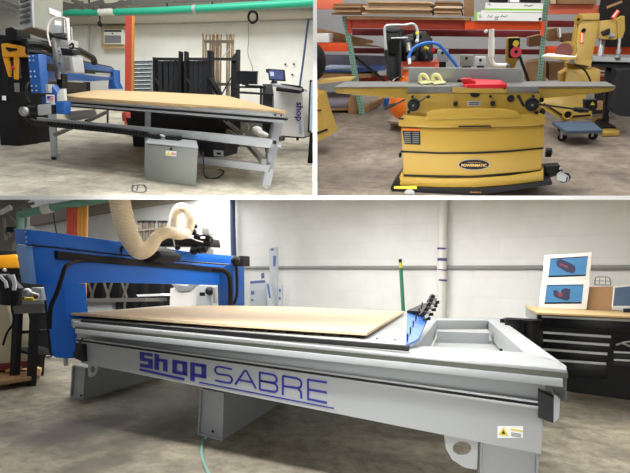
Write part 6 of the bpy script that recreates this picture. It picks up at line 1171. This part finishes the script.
# ------------------------------------------------------------------ camera
cam = bpy.data.cameras.new('camera'); co = bpy.data.objects.new('camera', cam); COL.objects.link(co)
cam.sensor_width = 36; cam.sensor_fit = 'HORIZONTAL'; cam.lens = FX / 630 * 36
cam.shift_y = (PY - 236.5) / 630; cam.shift_x = 0
co.matrix_world = Matrix.Translation(C.o) @ (C.Rt @ Matrix(((1, 0, 0), (0, -1, 0), (0, 0, -1)))).to_4x4()
cam.clip_start = .1; cam.clip_end = 300
scene.camera = co
# ------------------------------------------------------------------ light
w = bpy.data.worlds.new('world'); scene.world = w; w.use_nodes = True
w.node_tree.nodes['Background'].inputs[0].default_value = (.97, .98, 1, 1); w.node_tree.nodes['Background'].inputs[1].default_value = .36
def lamp(room, p, size, power, tgt=None, col=(1, .99, .97), sy=None, spread=0):
    l = bpy.data.lights.new('unseen_lamp', 'AREA'); l.shape = 'RECTANGLE'; l.size = size; l.size_y = sy or size; l.energy = power; l.color = col  # area lights out of view, added to light the bays
    if spread: l.spread = math.radians(spread)
    o = bpy.data.objects.new('unseen_lamp', l); COL.objects.link(o)
    P = V(p); T = V(tgt) if tgt else P + V((0, 0, -1)); z = (P - T).normalized(); x = V((0, 1, 0)).cross(z).normalized() if abs(z.y) < .99 else V((1, 0, 0)); y = z.cross(x)
    o.matrix_world = room.M @ (Matrix.Translation(P) @ Matrix((x, y, z)).transposed().to_4x4()); return o
def flush(d0, d1, xa, xb, power):
    # lights added just under the sloping slab to brighten the back wall
    P = [C.Rt @ V((x, ny * z, z)) + C.o - (C.Rt @ V((0, -1, ny))) * (WALL_T + .012) for x, z in ((xa, d0), (xb, d0), (xb, d1), (xa, d1))]
    c = (P[0] + P[2]) / 2; X_ = (P[1] - P[0]); Y_ = (P[3] - P[0]); sx, sy = X_.length, Y_.length; X_.normalize(); Y_.normalize(); Z_ = X_.cross(Y_)
    if Z_.z < 0: X_ = -X_; Z_ = -Z_
    l = bpy.data.lights.new('unseen_lamp', 'AREA'); l.shape = 'RECTANGLE'; l.size = sx; l.size_y = sy; l.energy = power; l.color = (1, 1, 1)
    o = bpy.data.objects.new('unseen_lamp', l); COL.objects.link(o); o.matrix_world = Matrix.Translation(c) @ Matrix((X_, Y_, Z_)).transposed().to_4x4()
flush(4.8, 5.8, .8, 3.8, 40)
flush(6.2, 7.6, -5, 3.2, 170)
flush(8.2, 9.8, -3.4, 1.2, 150)
lamp(C, (0, -1.5, .9), 4, 13, (-1.6, 5, -.2), sy=.5, spread=40)  # unseen low fill light behind the viewpoint, added to lift the front faces
flush(13, 17, -9, -3, 260)
lamp(C, (-2.6, 2.0, 3.2), 3.5, 100, (-2.4, 4.6, .3), sy=.3, spread=95)
lamp(C, (2.4, 1.4, 3.4), 3, 11, (2.2, 5, .3), sy=.3, spread=95)
lamp(A, (-2.8, 6.4, 5.5), 6, 270, sy=1)
lamp(A, (-3.5, 4.2, 4.5), 5, 38, sy=1)  # unseen lamp added to brighten the floor at the left
lamp(A, (-6, 11, 7.5), 14, 1200, (-5, 15, 1.5), sy=3)  # unseen lamp added to brighten this bay's back wall
lamp(B, (2.4, 4.3, 4.6), 5.5, 170, sy=1)
lamp(B, (3, 7.0, 5.0), 5, 55, sy=2)
scene.view_settings.view_transform = 'Standard'; scene.view_settings.look = 'None'
scene.view_settings.gamma = 1; scene.view_settings.exposure = 0; scene.view_settings.use_curve_mapping = False
